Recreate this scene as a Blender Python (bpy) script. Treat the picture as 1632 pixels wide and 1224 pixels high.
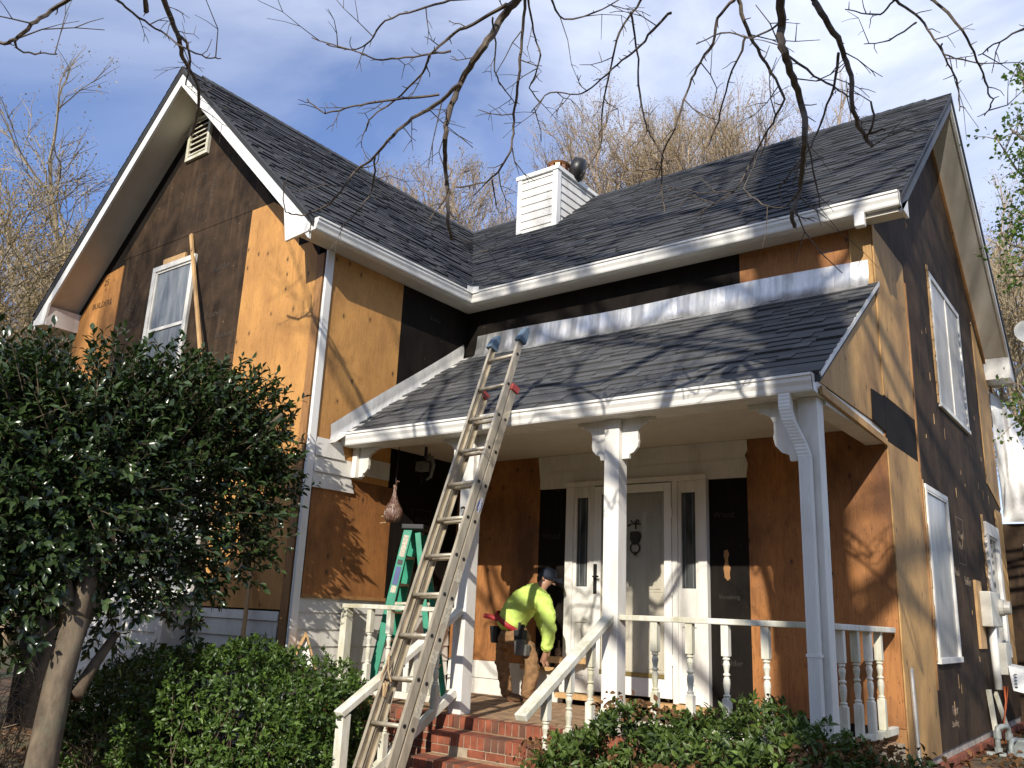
import bpy, bmesh, math, random
import numpy as np
from mathutils import Vector, Matrix
for o in list(bpy.data.objects): bpy.data.objects.remove(o)
SC = bpy.context.scene
COL = SC.collection
R = math.radians
# ------------------------------------------------------------------ camera
CX, CY, CZ = 6.76993, -7.84064, 0.72155
FPX = 1363.18
def cam_axes(yaw, pitch, roll):
    f = np.array([-math.sin(yaw)*math.cos(pitch), math.cos(yaw)*math.cos(pitch), math.sin(pitch)])
    r = np.array([math.cos(yaw), math.sin(yaw), 0.0]); u = np.cross(r, f)
    c, s = math.cos(roll), math.sin(roll)
    return c*r+s*u, -s*r+c*u, f
CR, CU, CF = cam_axes(0.6541, 0.26147, 0.0430)
cd = bpy.data.cameras.new('camera'); cam = bpy.data.objects.new('camera', cd); COL.objects.link(cam)
m = Matrix.Identity(4)
for i in range(3): m[i][0], m[i][1], m[i][2] = CR[i], CU[i], -CF[i]
m[0][3], m[1][3], m[2][3] = CX, CY, CZ
cam.matrix_world = m
cd.sensor_width = 36; cd.lens = FPX/1632*36; cd.clip_start = 0.05; cd.clip_end = 3000
SC.camera = cam
# ------------------------------------------------------------------ world, sun, exposure
SUN = Vector((.327, -.818, .472)).normalized()
W = bpy.data.worlds.new('World'); SC.world = W; W.use_nodes = True
nt = W.node_tree; bg = nt.nodes['Background']
sky = nt.nodes.new('ShaderNodeTexSky'); sky.sky_type = 'NISHITA'; sky.sun_disc = False
sky.sun_elevation = math.asin(SUN.z); sky.sun_rotation = math.atan2(SUN.x, SUN.y); sky.altitude = 300
sky.air_density = 1.0; sky.dust_density = 0.4; sky.ozone_density = 3.0
tc = nt.nodes.new('ShaderNodeTexCoord')
mp = nt.nodes.new('ShaderNodeMapping'); mp.inputs['Scale'].default_value = (1.5, 1.5, 3.2); mp.inputs['Rotation'].default_value = (0.2, 0.1, 0.6); mp.inputs['Location'].default_value=(0.3,0.1,0.0)
nz = nt.nodes.new('ShaderNodeTexNoise'); nz.inputs['Scale'].default_value = 1.5; nz.inputs['Detail'].default_value = 7; nz.inputs['Roughness'].default_value = .55; nz.inputs['Distortion'].default_value = .5
rp = nt.nodes.new('ShaderNodeValToRGB'); rp.color_ramp.elements[0].position = .38; rp.color_ramp.elements[1].position = .66
rp.color_ramp.elements[0].color = (.24,.24,.24,1); rp.color_ramp.elements[1].color = (.92,.92,.92,1)
mx = nt.nodes.new('ShaderNodeMixRGB'); mx.inputs[2].default_value = (8.8, 9.5, 11.4, 1)
nt.links.new(tc.outputs['Generated'], mp.inputs[0]); nt.links.new(mp.outputs[0], nz.inputs[0]); nt.links.new(nz.outputs['Fac'], rp.inputs[0])
dp = nt.nodes.new('ShaderNodeVectorMath'); dp.operation = 'DOT_PRODUCT'; dp.inputs[1].default_value = (-.93, .36, .05); nt.links.new(tc.outputs['Generated'], dp.inputs[0])
mr = nt.nodes.new('ShaderNodeMapRange'); mr.inputs['From Min'].default_value = .66; mr.inputs['From Max'].default_value = .99; mr.inputs['To Min'].default_value = 1.0; mr.inputs['To Max'].default_value = .06; nt.links.new(dp.outputs['Value'], mr.inputs[0])
ml = nt.nodes.new('ShaderNodeMath'); ml.operation = 'MULTIPLY'; nt.links.new(rp.outputs[0], ml.inputs[0]); nt.links.new(mr.outputs[0], ml.inputs[1])
nt.links.new(ml.outputs[0], mx.inputs[0]); tn = nt.nodes.new('ShaderNodeMixRGB'); tn.blend_type = 'MULTIPLY'; tn.inputs[0].default_value = 1; tn.inputs[2].default_value = (.72, 1.05, 1.52, 1); nt.links.new(sky.outputs[0], tn.inputs[1]); nt.links.new(tn.outputs[0], mx.inputs[1]); nt.links.new(mx.outputs[0], bg.inputs[0])
bg.inputs[1].default_value = 0.095
sl = bpy.data.lights.new('sun', 'SUN'); so = bpy.data.objects.new('sun', sl); COL.objects.link(so)
sl.energy = 5.0; sl.angle = R(.5); sl.color = (1, .93, .82)
so.rotation_euler = (-SUN).to_track_quat('-Z', 'Y').to_euler()
SC.view_settings.view_transform = 'Standard'; SC.view_settings.look = 'None'; SC.view_settings.gamma = 1
SC.view_settings.exposure = 0.27
random.seed(7); RNG = np.random.default_rng(7)

# ------------------------------------------------------------------ materials
def new_mat(name):
    m = bpy.data.materials.new(name); m.use_nodes = True
    t = m.node_tree; b = t.nodes['Principled BSDF']
    return m, t, b
def N(t, typ, **kw):
    n = t.nodes.new(typ)
    for k, v in kw.items():
        if k in n.inputs.keys() if hasattr(n.inputs, 'keys') else False: n.inputs[k].default_value = v
        else: setattr(n, k, v)
    return n
def ramp(t, fac, stops):
    r = t.nodes.new('ShaderNodeValToRGB'); e = r.color_ramp.elements
    while len(e) < len(stops): e.new(.5)
    for i, (p, c) in enumerate(stops):
        e[i].position = p; e[i].color = (*c, 1) if len(c) == 3 else c
    t.links.new(fac, r.inputs[0]); return r.outputs[0]
def coords(t, scale=(1,1,1), rot=(0,0,0), kind='Object', jitter=False):
    c = t.nodes.new('ShaderNodeTexCoord'); mpn = t.nodes.new('ShaderNodeMapping')
    mpn.inputs['Scale'].default_value = scale; mpn.inputs['Rotation'].default_value = rot
    t.links.new(c.outputs[kind], mpn.inputs[0])
    if jitter:
        oi = t.nodes.new('ShaderNodeObjectInfo'); ml = t.nodes.new('ShaderNodeMath'); ml.operation = 'MULTIPLY'; ml.inputs[1].default_value = 37
        t.links.new(oi.outputs['Random'], ml.inputs[0]); cb = t.nodes.new('ShaderNodeCombineXYZ')
        for i in range(3): t.links.new(ml.outputs[0], cb.inputs[i])
        t.links.new(cb.outputs[0], mpn.inputs['Location'])
    return mpn.outputs[0]
def noise(t, vec, scale, detail=4, rough=.55, dist=0):
    n = t.nodes.new('ShaderNodeTexNoise'); n.inputs['Scale'].default_value = scale; n.inputs['Detail'].default_value = detail
    n.inputs['Roughness'].default_value = rough; n.inputs['Distortion'].default_value = dist
    t.links.new(vec, n.inputs['Vector']); return n.outputs['Fac']
def mixc(t, fac, a, b, mode='MIX'):
    mm = t.nodes.new('ShaderNodeMixRGB'); mm.blend_type = mode
    for i, v in ((0, fac), (1, a), (2, b)):
        if hasattr(v, 'is_linked') or hasattr(v, 'links'): t.links.new(v, mm.inputs[i])
        elif isinstance(v, (int, float)): mm.inputs[i].default_value = v
        else: mm.inputs[i].default_value = (*v, 1)
    return mm.outputs[0]
def bump(t, b, h, strength=.3, dist=.01):
    bn = t.nodes.new('ShaderNodeBump'); bn.inputs['Strength'].default_value = strength; bn.inputs['Distance'].default_value = dist
    t.links.new(h, bn.inputs['Height']); t.links.new(bn.outputs[0], b.inputs['Normal'])
def simple(name, col, rough=.6, metal=0, var=.15, scale=6, bmp=0):
    m, t, b = new_mat(name)
    v = coords(t); n = noise(t, v, scale, 5)
    c = ramp(t, n, [(.3, tuple(x*(1-var) for x in col)), (.7, tuple(min(1, x*(1+var)) for x in col))])
    t.links.new(c, b.inputs['Base Color']); b.inputs['Roughness'].default_value = rough; b.inputs['Metallic'].default_value = metal
    if bmp: bump(t, b, noise(t, v, scale*6, 4), bmp, .004)
    return m
def white_paint(name, base=(.74,.72,.67), dirt=(.50,.47,.40), lo=.38, hi=.62, rough=.5):
    m, t, b = new_mat(name)
    v = coords(t, (1,1,.35)); n = noise(t, v, 5, 8, .65)
    n2 = noise(t, coords(t, (14,14,1.2)), 3, 6, .7)
    c = ramp(t, n, [(lo-.15, dirt), (hi-.08, base)])
    c2 = mixc(t, .22, c, ramp(t, n2, [(.35, dirt), (.6, base)]))
    n3 = noise(t, coords(t), 34, 3, .6)
    c3 = mixc(t, ramp(t, n3, [(.70, (0,0,0)), (.76, (.55,.55,.55))]), c2, (.33,.30,.25))
    t.links.new(c3, b.inputs['Base Color']); b.inputs['Roughness'].default_value = rough
    bump(t, b, noise(t, coords(t), 40, 4), .12, .004)
    return m
def plywood(name, c1, c2, dark, stain=.35):
    m, t, b = new_mat(name)
    v = coords(t, (5,5,.55), jitter=True)
    g = noise(t, v, 7, 9, .68, 1.6)
    base = ramp(t, g, [(.3, c2), (.5, c1), (.72, tuple(min(1, x*1.14) for x in c1))])
    big = noise(t, coords(t, (1,1,.6), jitter=True), 1.7, 5, .6)
    base = mixc(t, ramp(t, big, [(.34, (stain,)*3), (.58, (0,0,0))]), base, dark)
    # fine vertical streaks
    fs = noise(t, coords(t, (60,60,1.1), jitter=True), 2.4, 5, .6)
    base = mixc(t, ramp(t, fs, [(.55, (0,0,0)), (.78, (.42,)*3)]), base, dark)
    # knots
    sx = t.nodes.new('ShaderNodeSeparateXYZ'); t.links.new(coords(t, (1.7,1.7,1.0), jitter=True), sx.inputs[0])
    ad = t.nodes.new('ShaderNodeMath'); t.links.new(sx.outputs[0], ad.inputs[0]); t.links.new(sx.outputs[1], ad.inputs[1])
    cb2 = t.nodes.new('ShaderNodeCombineXYZ'); t.links.new(ad.outputs[0], cb2.inputs[0]); t.links.new(sx.outputs[2], cb2.inputs[1])
    vo = t.nodes.new('ShaderNodeTexVoronoi'); vo.voronoi_dimensions = '2D'; vo.inputs['Scale'].default_value = 3.1
    t.links.new(cb2.outputs[0], vo.inputs['Vector'])
    vs_ = t.nodes.new('ShaderNodeTexVoronoi'); vs_.voronoi_dimensions = '2D'; vs_.inputs['Scale'].default_value = 7.3
    t.links.new(cb2.outputs[0], vs_.inputs['Vector'])
    base = mixc(t, ramp(t, vs_.outputs['Distance'], [(.035, (.6,)*3), (.075, (0,)*3)]), base, dark)
    wob = t.nodes.new('ShaderNodeMath'); wob.operation = 'MULTIPLY_ADD'; wob.inputs[1].default_value = .06
    t.links.new(noise(t, coords(t, jitter=True), 14, 3), wob.inputs[0]); t.links.new(vo.outputs['Distance'], wob.inputs[2])
    kn = ramp(t, wob.outputs[0], [(.055, (1,)*3), (.08, (.6,)*3), (.115, (.28,)*3), (.19, (0,)*3)])
    sel = t.nodes.new('ShaderNodeSeparateColor'); t.links.new(vo.outputs['Color'], sel.inputs[0])
    kk = t.nodes.new('ShaderNodeMath'); kk.operation = 'GREATER_THAN'; kk.inputs[1].default_value = .80; t.links.new(sel.outputs[0], kk.inputs[0])
    km = mixc(t, 1.0, kn, kk.outputs[0], 'MULTIPLY')
    base = mixc(t, km, base, (.035,.016,.006))
    # nail rows
    t.links.new(base, b.inputs['Base Color']); b.inputs['Roughness'].default_value = .72
    bump(t, b, g, .18, .004)
    return m
def felt(name, c1, c2, fleck=(.16,.12,.08)):
    m, t, b = new_mat(name)
    v = coords(t); n = noise(t, v, 2.2, 9, .7)
    c = ramp(t, n, [(.3, c1), (.68, c2)])
    st = noise(t, coords(t, (9,9,.8)), 1.6, 6, .65)
    c = mixc(t, ramp(t, st, [(.5, (0,0,0)), (.75, (.5,)*3)]), c, tuple(min(1, x*1.7) for x in c2))
    fl = noise(t, coords(t, (1,1,.55)), 26, 3, .65)
    c = mixc(t, ramp(t, fl, [(.69, (0,0,0)), (.75, (.75,)*3)]), c, fleck)
    t.links.new(c, b.inputs['Base Color']); b.inputs['Roughness'].default_value = .82; b.inputs['Specular IOR Level'].default_value = .18
    bump(t, b, noise(t, v, 60, 4), .3, .004)
    return m
def shingle_mat(name, tint=(1,1,1)):
    m, t, b = new_mat(name)
    a = t.nodes.new('ShaderNodeAttribute'); a.attribute_name = 'tone'
    g = noise(t, coords(t), 220, 2, .6); g2 = noise(t, coords(t), 1.3, 5, .6)
    c = ramp(t, a.outputs['Fac'], [(0, (.013*tint[0],.0145*tint[1],.017*tint[2])), (.5, (.046*tint[0],.050*tint[1],.057*tint[2])), (1, (.105*tint[0],.111*tint[1],.120*tint[2]))])
    c = mixc(t, ramp(t, g, [(.35, (.5,)*3), (.7, (0,)*3)]), c, (.014,.014,.016))
    c = mixc(t, ramp(t, g2, [(.5, (0,)*3), (.75, (.12,)*3)]), c, (.11,.10,.085))
    t.links.new(c, b.inputs['Base Color']); b.inputs['Roughness'].default_value = .85
    bump(t, b, g, .5, .004); return m
def metal_mat(name, col, rough=.38, streak=.5, dirt=(.2,.18,.15), metal=.9):
    m, t, b = new_mat(name)
    n = noise(t, coords(t, (7,7,.8)), 2.2, 6, .6); n2 = noise(t, coords(t), 5, 6, .6)
    c = ramp(t, n, [(.3, tuple(x*(1-streak) for x in col)), (.65, col)])
    c = mixc(t, ramp(t, n2, [(.56, (0,)*3), (.8, (.5,)*3)]), c, dirt)
    t.links.new(c, b.inputs['Base Color']); b.inputs['Metallic'].default_value = metal
    t.links.new(ramp(t, n2, [(.3, (rough*.7,)*3), (.7, (min(1,rough*1.6),)*3)]), b.inputs['Roughness'])
    bump(t, b, noise(t, coords(t), 9, 3), .25, .01); return m
def leaf_mat(name, c1, c2, rough=.35, spec=.5, trans=.15):
    m, t, b = new_mat(name)
    a = t.nodes.new('ShaderNodeAttribute'); a.attribute_name = 'tone'
    c = ramp(t, a.outputs['Fac'], [(0, c1), (.82, c2), (1, tuple(x*1.5 for x in c2))])
    n = noise(t, coords(t), 18, 3); c = mixc(t, ramp(t, n, [(.4, (.35,)*3), (.7, (0,)*3)]), c, tuple(x*.55 for x in c1))
    t.links.new(c, b.inputs['Base Color']); b.inputs['Roughness'].default_value = rough
    b.inputs['Specular IOR Level'].default_value = spec
    if trans:
        tr = t.nodes.new('ShaderNodeBsdfTranslucent'); ms = t.nodes.new('ShaderNodeMixShader'); ms.inputs[0].default_value = trans
        c2n = mixc(t, 1.0, c, (1.6,1.9,.7), 'MULTIPLY'); t.links.new(c2n, tr.inputs[0])
        t.links.new(b.outputs[0], ms.inputs[1]); t.links.new(tr.outputs[0], ms.inputs[2])
        t.links.new(ms.outputs[0], t.nodes['Material Output'].inputs[0])
    return m
def bark_mat(name, c1, c2, scale=10, lichen=None):
    m, t, b = new_mat(name)
    n = noise(t, coords(t, (1,1,.35)), scale, 8, .7)
    c = ramp(t, n, [(.32, c1), (.66, c2)])
    if lichen: c = mixc(t, ramp(t, noise(t, coords(t), scale*.5, 4), [(.52, (0,)*3), (.64, (.7,)*3)]), c, lichen)
    t.links.new(c, b.inputs['Base Color']); b.inputs['Roughness'].default_value = .85
    bump(t, b, n, .6, .01); return m
def pane_mat(name, c1, c2, rough=.12, spec=.6):
    m, t, b = new_mat(name)
    n = noise(t, coords(t, (3,3,.7)), 2.2, 6, .6, .8)
    t.links.new(ramp(t, n, [(.36, c1), (.64, c2)]), b.inputs['Base Color']); b.inputs['Roughness'].default_value = rough
    b.inputs['Specular IOR Level'].default_value = spec; return m

M = {}
M['white'] = white_paint('white_paint')
M['white_clean'] = white_paint('white_gutter', (.78,.77,.73), (.62,.60,.55), .3, .6, .35)
M['white_rail'] = white_paint('weathered_white', (.72,.70,.63), (.36,.34,.20), .47, .68, .7)
M['soffit'] = white_paint('soffit_paint', (.64,.60,.52), (.52,.47,.39), .35, .6, .6)
M['siding'] = white_paint('siding_paint', (.66,.64,.59), (.45,.42,.36), .38, .6, .6)
M['ply'] = plywood('plywood_yellow', (.56,.285,.082), (.43,.195,.047), (.15,.06,.018), .45)  # yellow-tan wood colour of the gable and wing panels
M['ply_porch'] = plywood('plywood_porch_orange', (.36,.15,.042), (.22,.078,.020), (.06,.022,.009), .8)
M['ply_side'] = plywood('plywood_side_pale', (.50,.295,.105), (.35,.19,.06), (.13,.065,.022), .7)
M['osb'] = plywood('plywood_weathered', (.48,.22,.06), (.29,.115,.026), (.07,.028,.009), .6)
M['felt'] = felt('sheathing_black', (.0035,.0028,.0024), (.012,.0085,.006), (.10,.07,.05))
M['felt_brown'] = felt('sheathing_brown', (.0085,.0058,.0040), (.072,.045,.0265), (.26,.18,.11))
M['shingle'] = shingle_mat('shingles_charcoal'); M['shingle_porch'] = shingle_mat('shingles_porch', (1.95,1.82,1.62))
M['drip'] = simple('drip_edge', (.045,.045,.047), .5)
M['flash'] = metal_mat('galvanised_flashing', (.72,.72,.71), .36, .45, (.35,.33,.30), .75)
M['flash_white'] = metal_mat('white_aluminium_flashing', (.66,.65,.61), .42, .18, (.36,.34,.30), .35)
M['stud'] = plywood('stud_wood', (.34,.17,.06), (.22,.10,.03), (.09,.04,.015))
M['lumber'] = plywood('lumber_weathered', (.55,.34,.15), (.40,.24,.10), (.15,.09,.04))
M['print'] = simple('faded_print', (.052,.039,.027), .8, 0, .45, 30)
M['print_faint'] = simple('faint_print', (.022,.018,.013), .8, 0, .5, 30)
M['print_dark'] = simple('mill_stamp', (.07,.035,.015), .8, 0, .4, 30)
M['print_side'] = simple('faded_print_side', (.17,.13,.09), .8, 0, .45, 30)
M['pane'] = pane_mat('dusty_window_glass', (.10,.115,.125), (.24,.25,.25), .16)
M['pane_side'] = pane_mat('plastic_covered_glass', (.27,.26,.235), (.42,.405,.365), .3, .4)
M['pane_dark'] = pane_mat('dark_glass', (.02,.024,.026), (.085,.09,.09), .06)
M['black'] = simple('black_iron', (.014,.013,.012), .42)
M['brick'] = simple('red_brick', (.215,.062,.030), .85, 0, .45, 7, .5)
M['brick_b'] = simple('dark_brick', (.13,.055,.033), .85, 0, .4, 7, .5)
M['mortar'] = simple('mortar', (.33,.27,.19), .95, 0, .25, 20, .5)
M['floor'] = simple('dusty_brick_floor', (.30,.19,.105), .9, 0, .35, 9, .4)
M['found'] = simple('painted_foundation', (.34,.31,.27), .9, 0, .4, 8, .4)
def glass_thin(name):
    m, t, b = new_mat(name)
    tr = t.nodes.new('ShaderNodeBsdfTransparent'); gl = t.nodes.new('ShaderNodeBsdfGlossy'); gl.inputs['Roughness'].default_value = .03
    ly = t.nodes.new('ShaderNodeLayerWeight'); ly.inputs[0].default_value = .25
    ms = t.nodes.new('ShaderNodeMixShader'); t.links.new(ly.outputs['Fresnel'], ms.inputs[0])
    tr.inputs[0].default_value = (.92,.91,.88,1)
    t.links.new(tr.outputs[0], ms.inputs[1]); t.links.new(gl.outputs[0], ms.inputs[2]); t.links.new(ms.outputs[0], t.nodes['Material Output'].inputs[0]); return m
M['glass'] = glass_thin('storm_door_glass')

# ------------------------------------------------------------------ mesh builder
ORG = {}
class MB:
    def __init__(s): s.v = []; s.f = []; s.m = []; s.tone = []
    def add(s, vs, fs, mi=0, tone=.5):
        b = len(s.v); s.v += [tuple(map(float, p)) for p in vs]
        for f in fs: s.f.append([b+i for i in f]); s.m.append(mi); s.tone.append(tone)
        return s
    def hexa(s, p, mi=0, tone=.5):
        return s.add(p, [(0,3,2,1),(4,5,6,7),(0,1,5,4),(1,2,6,5),(2,3,7,6),(3,0,4,7)], mi, tone)
    def box(s, x0, x1, y0, y1, z0, z1, mi=0, tone=.5):
        return s.hexa([(x0,y0,z0),(x1,y0,z0),(x1,y1,z0),(x0,y1,z0),(x0,y0,z1),(x1,y0,z1),(x1,y1,z1),(x0,y1,z1)], mi, tone)
    def bar(s, a, b, w, h, up=(0,0,1), mi=0, tone=.5):
        a, b = Vector(a), Vector(b); d = (b-a).normalized(); u = Vector(up); sd = d.cross(u).normalized(); u = sd.cross(d).normalized()
        P = []
        for q in (a, b):
            for i, j in ((-1,-1),(1,-1),(1,1),(-1,1)): P.append(q+sd*(i*w/2)+u*(j*h/2))
        return s.add(P, [(0,1,2,3),(7,6,5,4),(0,4,5,1),(1,5,6,2),(2,6,7,3),(3,7,4,0)], mi, tone)
    def prism(s, poly, off, mi=0, tone=.5):
        n = len(poly); off = Vector(off); P = [Vector(p) for p in poly]+[Vector(p)+off for p in poly]
        s.add(P, [tuple(range(n))[::-1], tuple(range(n, 2*n))]+[(i, (i+1) % n, n+(i+1) % n, n+i) for i in range(n)], mi, tone); return s
    def tube(s, pts, rad, n=8, mi=0, cap=True, tone=.5):
        pts = [Vector(p) for p in pts]; k = len(pts)
        if not hasattr(rad, '__len__'): rad = [rad]*k
        vs = []; ref = None
        for i, p in enumerate(pts):
            d = (pts[min(i+1, k-1)]-pts[max(i-1, 0)])
            if d.length < 1e-9: d = Vector((0,0,1))
            d.normalize()
            if ref is None: a = d.cross(Vector((0,0,1)) if abs(d.z) < .9 else Vector((1,0,0)))
            else: a = ref-d*ref.dot(d)
            if a.length < 1e-4: a = d.orthogonal()
            a.normalize(); b = d.cross(a).normalized(); ref = a
            for j in range(n):
                th = 2*math.pi*j/n; vs.append(p+(a*math.cos(th)+b*math.sin(th))*rad[i])
        fs = [(i*n+j, i*n+(j+1) % n, (i+1)*n+(j+1) % n, (i+1)*n+j) for i in range(k-1) for j in range(n)]
        if cap: fs += [tuple(range(n))[::-1], tuple((k-1)*n+j for j in range(n))]
        return s.add(vs, fs, mi, tone)
    def lathe(s, c, prof, n=12, mi=0, axis=(0,0,1)):
        ax = Vector(axis).normalized(); c = Vector(c)
        return s.tube([c+ax*h for r, h in prof], [max(r, 1e-4) for r, h in prof], n, mi)
    def build(s, name, mats, parent=None, smooth=False, bevel=0, label=None):
        me = bpy.data.meshes.new(name)
        org = ORG.get(parent.name, Vector((0,0,0))) if parent is not None else Vector((0,0,0))
        me.from_pydata([tuple(Vector(p)-org) for p in s.v], [], s.f); me.update()
        if not isinstance(mats, (list, tuple)): mats = [mats]
        for mm in mats: me.materials.append(mm)
        if len(mats) > 1: me.polygons.foreach_set('material_index', s.m)
        if any(t != .5 for t in s.tone):
            at = me.attributes.new('tone', 'FLOAT', 'FACE'); at.data.foreach_set('value', s.tone)
        if smooth: me.polygons.foreach_set('use_smooth', [True]*len(me.polygons))
        bm = bmesh.new(); bm.from_mesh(me); bmesh.ops.recalc_face_normals(bm, faces=bm.faces); bm.to_mesh(me); bm.free()
        o = bpy.data.objects.new(name, me); COL.objects.link(o)
        if parent is not None: o.parent = parent; ORG[o.name] = org
        if bevel:
            bv = o.modifiers.new('bevel', 'BEVEL'); bv.width = bevel; bv.segments = 2; bv.limit_method = 'ANGLE'
        if label: o['label'] = label
        return o
def thing(name, label, cat, loc=(0,0,0), group=None):
    o = bpy.data.objects.new(name, None); COL.objects.link(o); o.location = loc; o.empty_display_size = .1
    o['label'] = label; o['category'] = cat
    if group: o['group'] = group
    ORG[o.name] = Vector(loc); return o
def tag(o, label, cat, group=None, kind=None):
    o['label'] = label; o['category'] = cat
    if group: o['group'] = group
    if kind: o['kind'] = kind
    return o
def origin_to(o, loc):
    loc = Vector(loc); o.data.transform(Matrix.Translation(-loc)); o.location = loc; return o
DG = None
def text_mesh(name, s, size, loc, rot, mat, parent, extrude=.0015, align='CENTER'):
    cu = bpy.data.curves.new(name, 'FONT'); cu.body = s; cu.size = size; cu.extrude = extrude; cu.align_x = align; cu.align_y = 'CENTER'
    tmp = bpy.data.objects.new('tmp', cu); COL.objects.link(tmp)
    bpy.context.view_layer.update()
    me = bpy.data.meshes.new_from_object(tmp.evaluated_get(bpy.context.evaluated_depsgraph_get()))
    bpy.data.objects.remove(tmp); me.name = name
    me.materials.clear(); me.materials.append(mat)
    me.transform(Matrix.Translation(Vector(loc)) @ rot.to_4x4())
    org = ORG.get(parent.name, Vector((0,0,0))); me.transform(Matrix.Translation(-org))
    o = bpy.data.objects.new(name, me); COL.objects.link(o); o.parent = parent; ORG[o.name] = org; return o
from mathutils import Euler
ROT_FRONT = Euler((R(90), 0, 0)).to_matrix(); ROT_SIDE = Euler((R(90), 0, R(90))).to_matrix()

# ------------------------------------------------------------------ dimensions (1 unit ~ 1 m)
D, WD, HX, HY, ZR = 2.329, 4.92, 2.708, 3.147, 7.424
ZE, ZSOF, ZF = 4.50, 4.385, -.15          # eave edge of the roof plane, soffit, porch floor
KX = (ZR-ZE)/(HX+.30); KY = (ZR-ZE)/(HY+.30)
def zmain(y): return ZE+KY*(y+.30) if y <= HY else ZE+KY*(2*HY+.30-y)
def zwing(x): return ZE+KX*(.30-x) if x >= -HX else ZE+KX*(x+2*HX+.30)
PK = (3.80-2.46)/1.885
def zporch(y): return 3.80+PK*y
YW = -D                                   # gable wall plane
YB = 2*HY                                 # rear wall

# ------------------------------------------------------------------ ground
def ground_h(x, y):
    s = min(1, max(0, (y+2.2)/3.0)); s = s*s*(3-2*s); e = min(1, max(0, (x-3.6)/1.2))
    return -.88 + s*(.10+.25*e) + .03*math.sin(x*1.7+y)*math.cos(y*1.3) + (.05*max(0, -y-6) if y < -6 else 0)*.3
gx = [-900,-200,-60,-30]+[i*.5-16 for i in range(0, 80)]+[40,70,200,900]
gy = [-900,-200,-60,-30]+[i*.5-16 for i in range(0, 80)]+[40,70,200,900]
mb = MB(); nx = len(gx)
mb.add([(x, y, ground_h(x, y)) for y in gy for x in gx], [(j*nx+i, j*nx+i+1, (j+1)*nx+i+1, (j+1)*nx+i) for j in range(len(gy)-1) for i in range(nx-1)])
m_, t_, b_ = new_mat('leafy_soil')
c_ = ramp(t_, noise(t_, coords(t_), 3.5, 9, .7), [(.3, (.035,.024,.015)), (.5, (.11,.065,.035)), (.7, (.22,.13,.065))])
c_ = mixc(t_, ramp(t_, noise(t_, coords(t_), .35, 4), [(.45, (0,)*3), (.6, (.8,)*3)]), c_, (.06,.085,.025))
t_.links.new(c_, b_.inputs['Base Color']); b_.inputs['Roughness'].default_value = .95; bump(t_, b_, noise(t_, coords(t_), 30, 5), .8, .02)
g_ = mb.build('ground', m_); g_['kind'] = 'structure'; g_['label'] = 'leaf covered soil in front of and around the house'

# ------------------------------------------------------------------ house
H = thing('house', 'two storey house stripped to bare plywood and black sheathing with a white front porch', 'house')
def hp(mb, name, mat, **k): return mb.build(name, mat, k.pop('parent', H), **k)
# wall shells (body walls stop just under the roof deck)
def wall_part(name, poly, off, mat): return hp(MB().prism(poly, off), name, mat)
dk = .13
wall_part('wall', [(0,0,-.9),(WD,0,-.9),(WD,0,ZSOF),(0,0,ZSOF)], (0,.15,0), M['felt'])                                # porch facade
wall_part('wall', [(0,YW,-.9),(0,0,-.9),(0,0,ZSOF),(0,YW,ZSOF)], (-.15,0,0), M['felt'])                              # wing side
wall_part('wall', [(-2*HX,YW,-.9),(-.15,YW,-.9),(-.15,YW,zwing(-.15)-dk),(-HX,YW,ZR-dk),(-2*HX,YW,zwing(-2*HX)-dk)], (0,.15,0), M['felt'])
wall_part('wall', [(WD,.15,-.34),(WD,YB,-.34),(WD,YB,zmain(YB)-dk),(WD,HY,ZR-dk),(WD,.15,zmain(.15)-dk)], (-.15,0,0), M['felt_brown'])
hp(MB().box(WD-.15, WD-.002, -.002, .15, -.9, ZSOF+.1), 'corner_stud', M['stud'])
wall_part('wall', [(-2*HX,YW+.15,-.9),(-2*HX,YB,-.9),(-2*HX,YB,ZSOF),(-2*HX,YW+.15,ZSOF)], (.15,0,0), M['felt'])
wall_part('wall', [(-2*HX,YB,-.9),(WD-.15,YB,-.9),(WD-.15,YB,ZSOF),(-2*HX,YB,ZSOF)], (0,-.15,0), M['felt'])
hp(MB().box(WD-.13, WD-.02, .02, YB, -1.1, -.341), 'foundation', M['found'])
mb = MB()
for k in range(44):
    y0 = .05+k*.145
    for r in range(4):
        z0 = -.42-r*.075; mb.box(WD-.03, WD+.028+random.uniform(-.004,.004), y0+(r%2)*.07, y0+(r%2)*.07+.136, z0-.062, z0, 0, random.random())
hp(mb, 'brick_footing', M['brick'])

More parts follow.
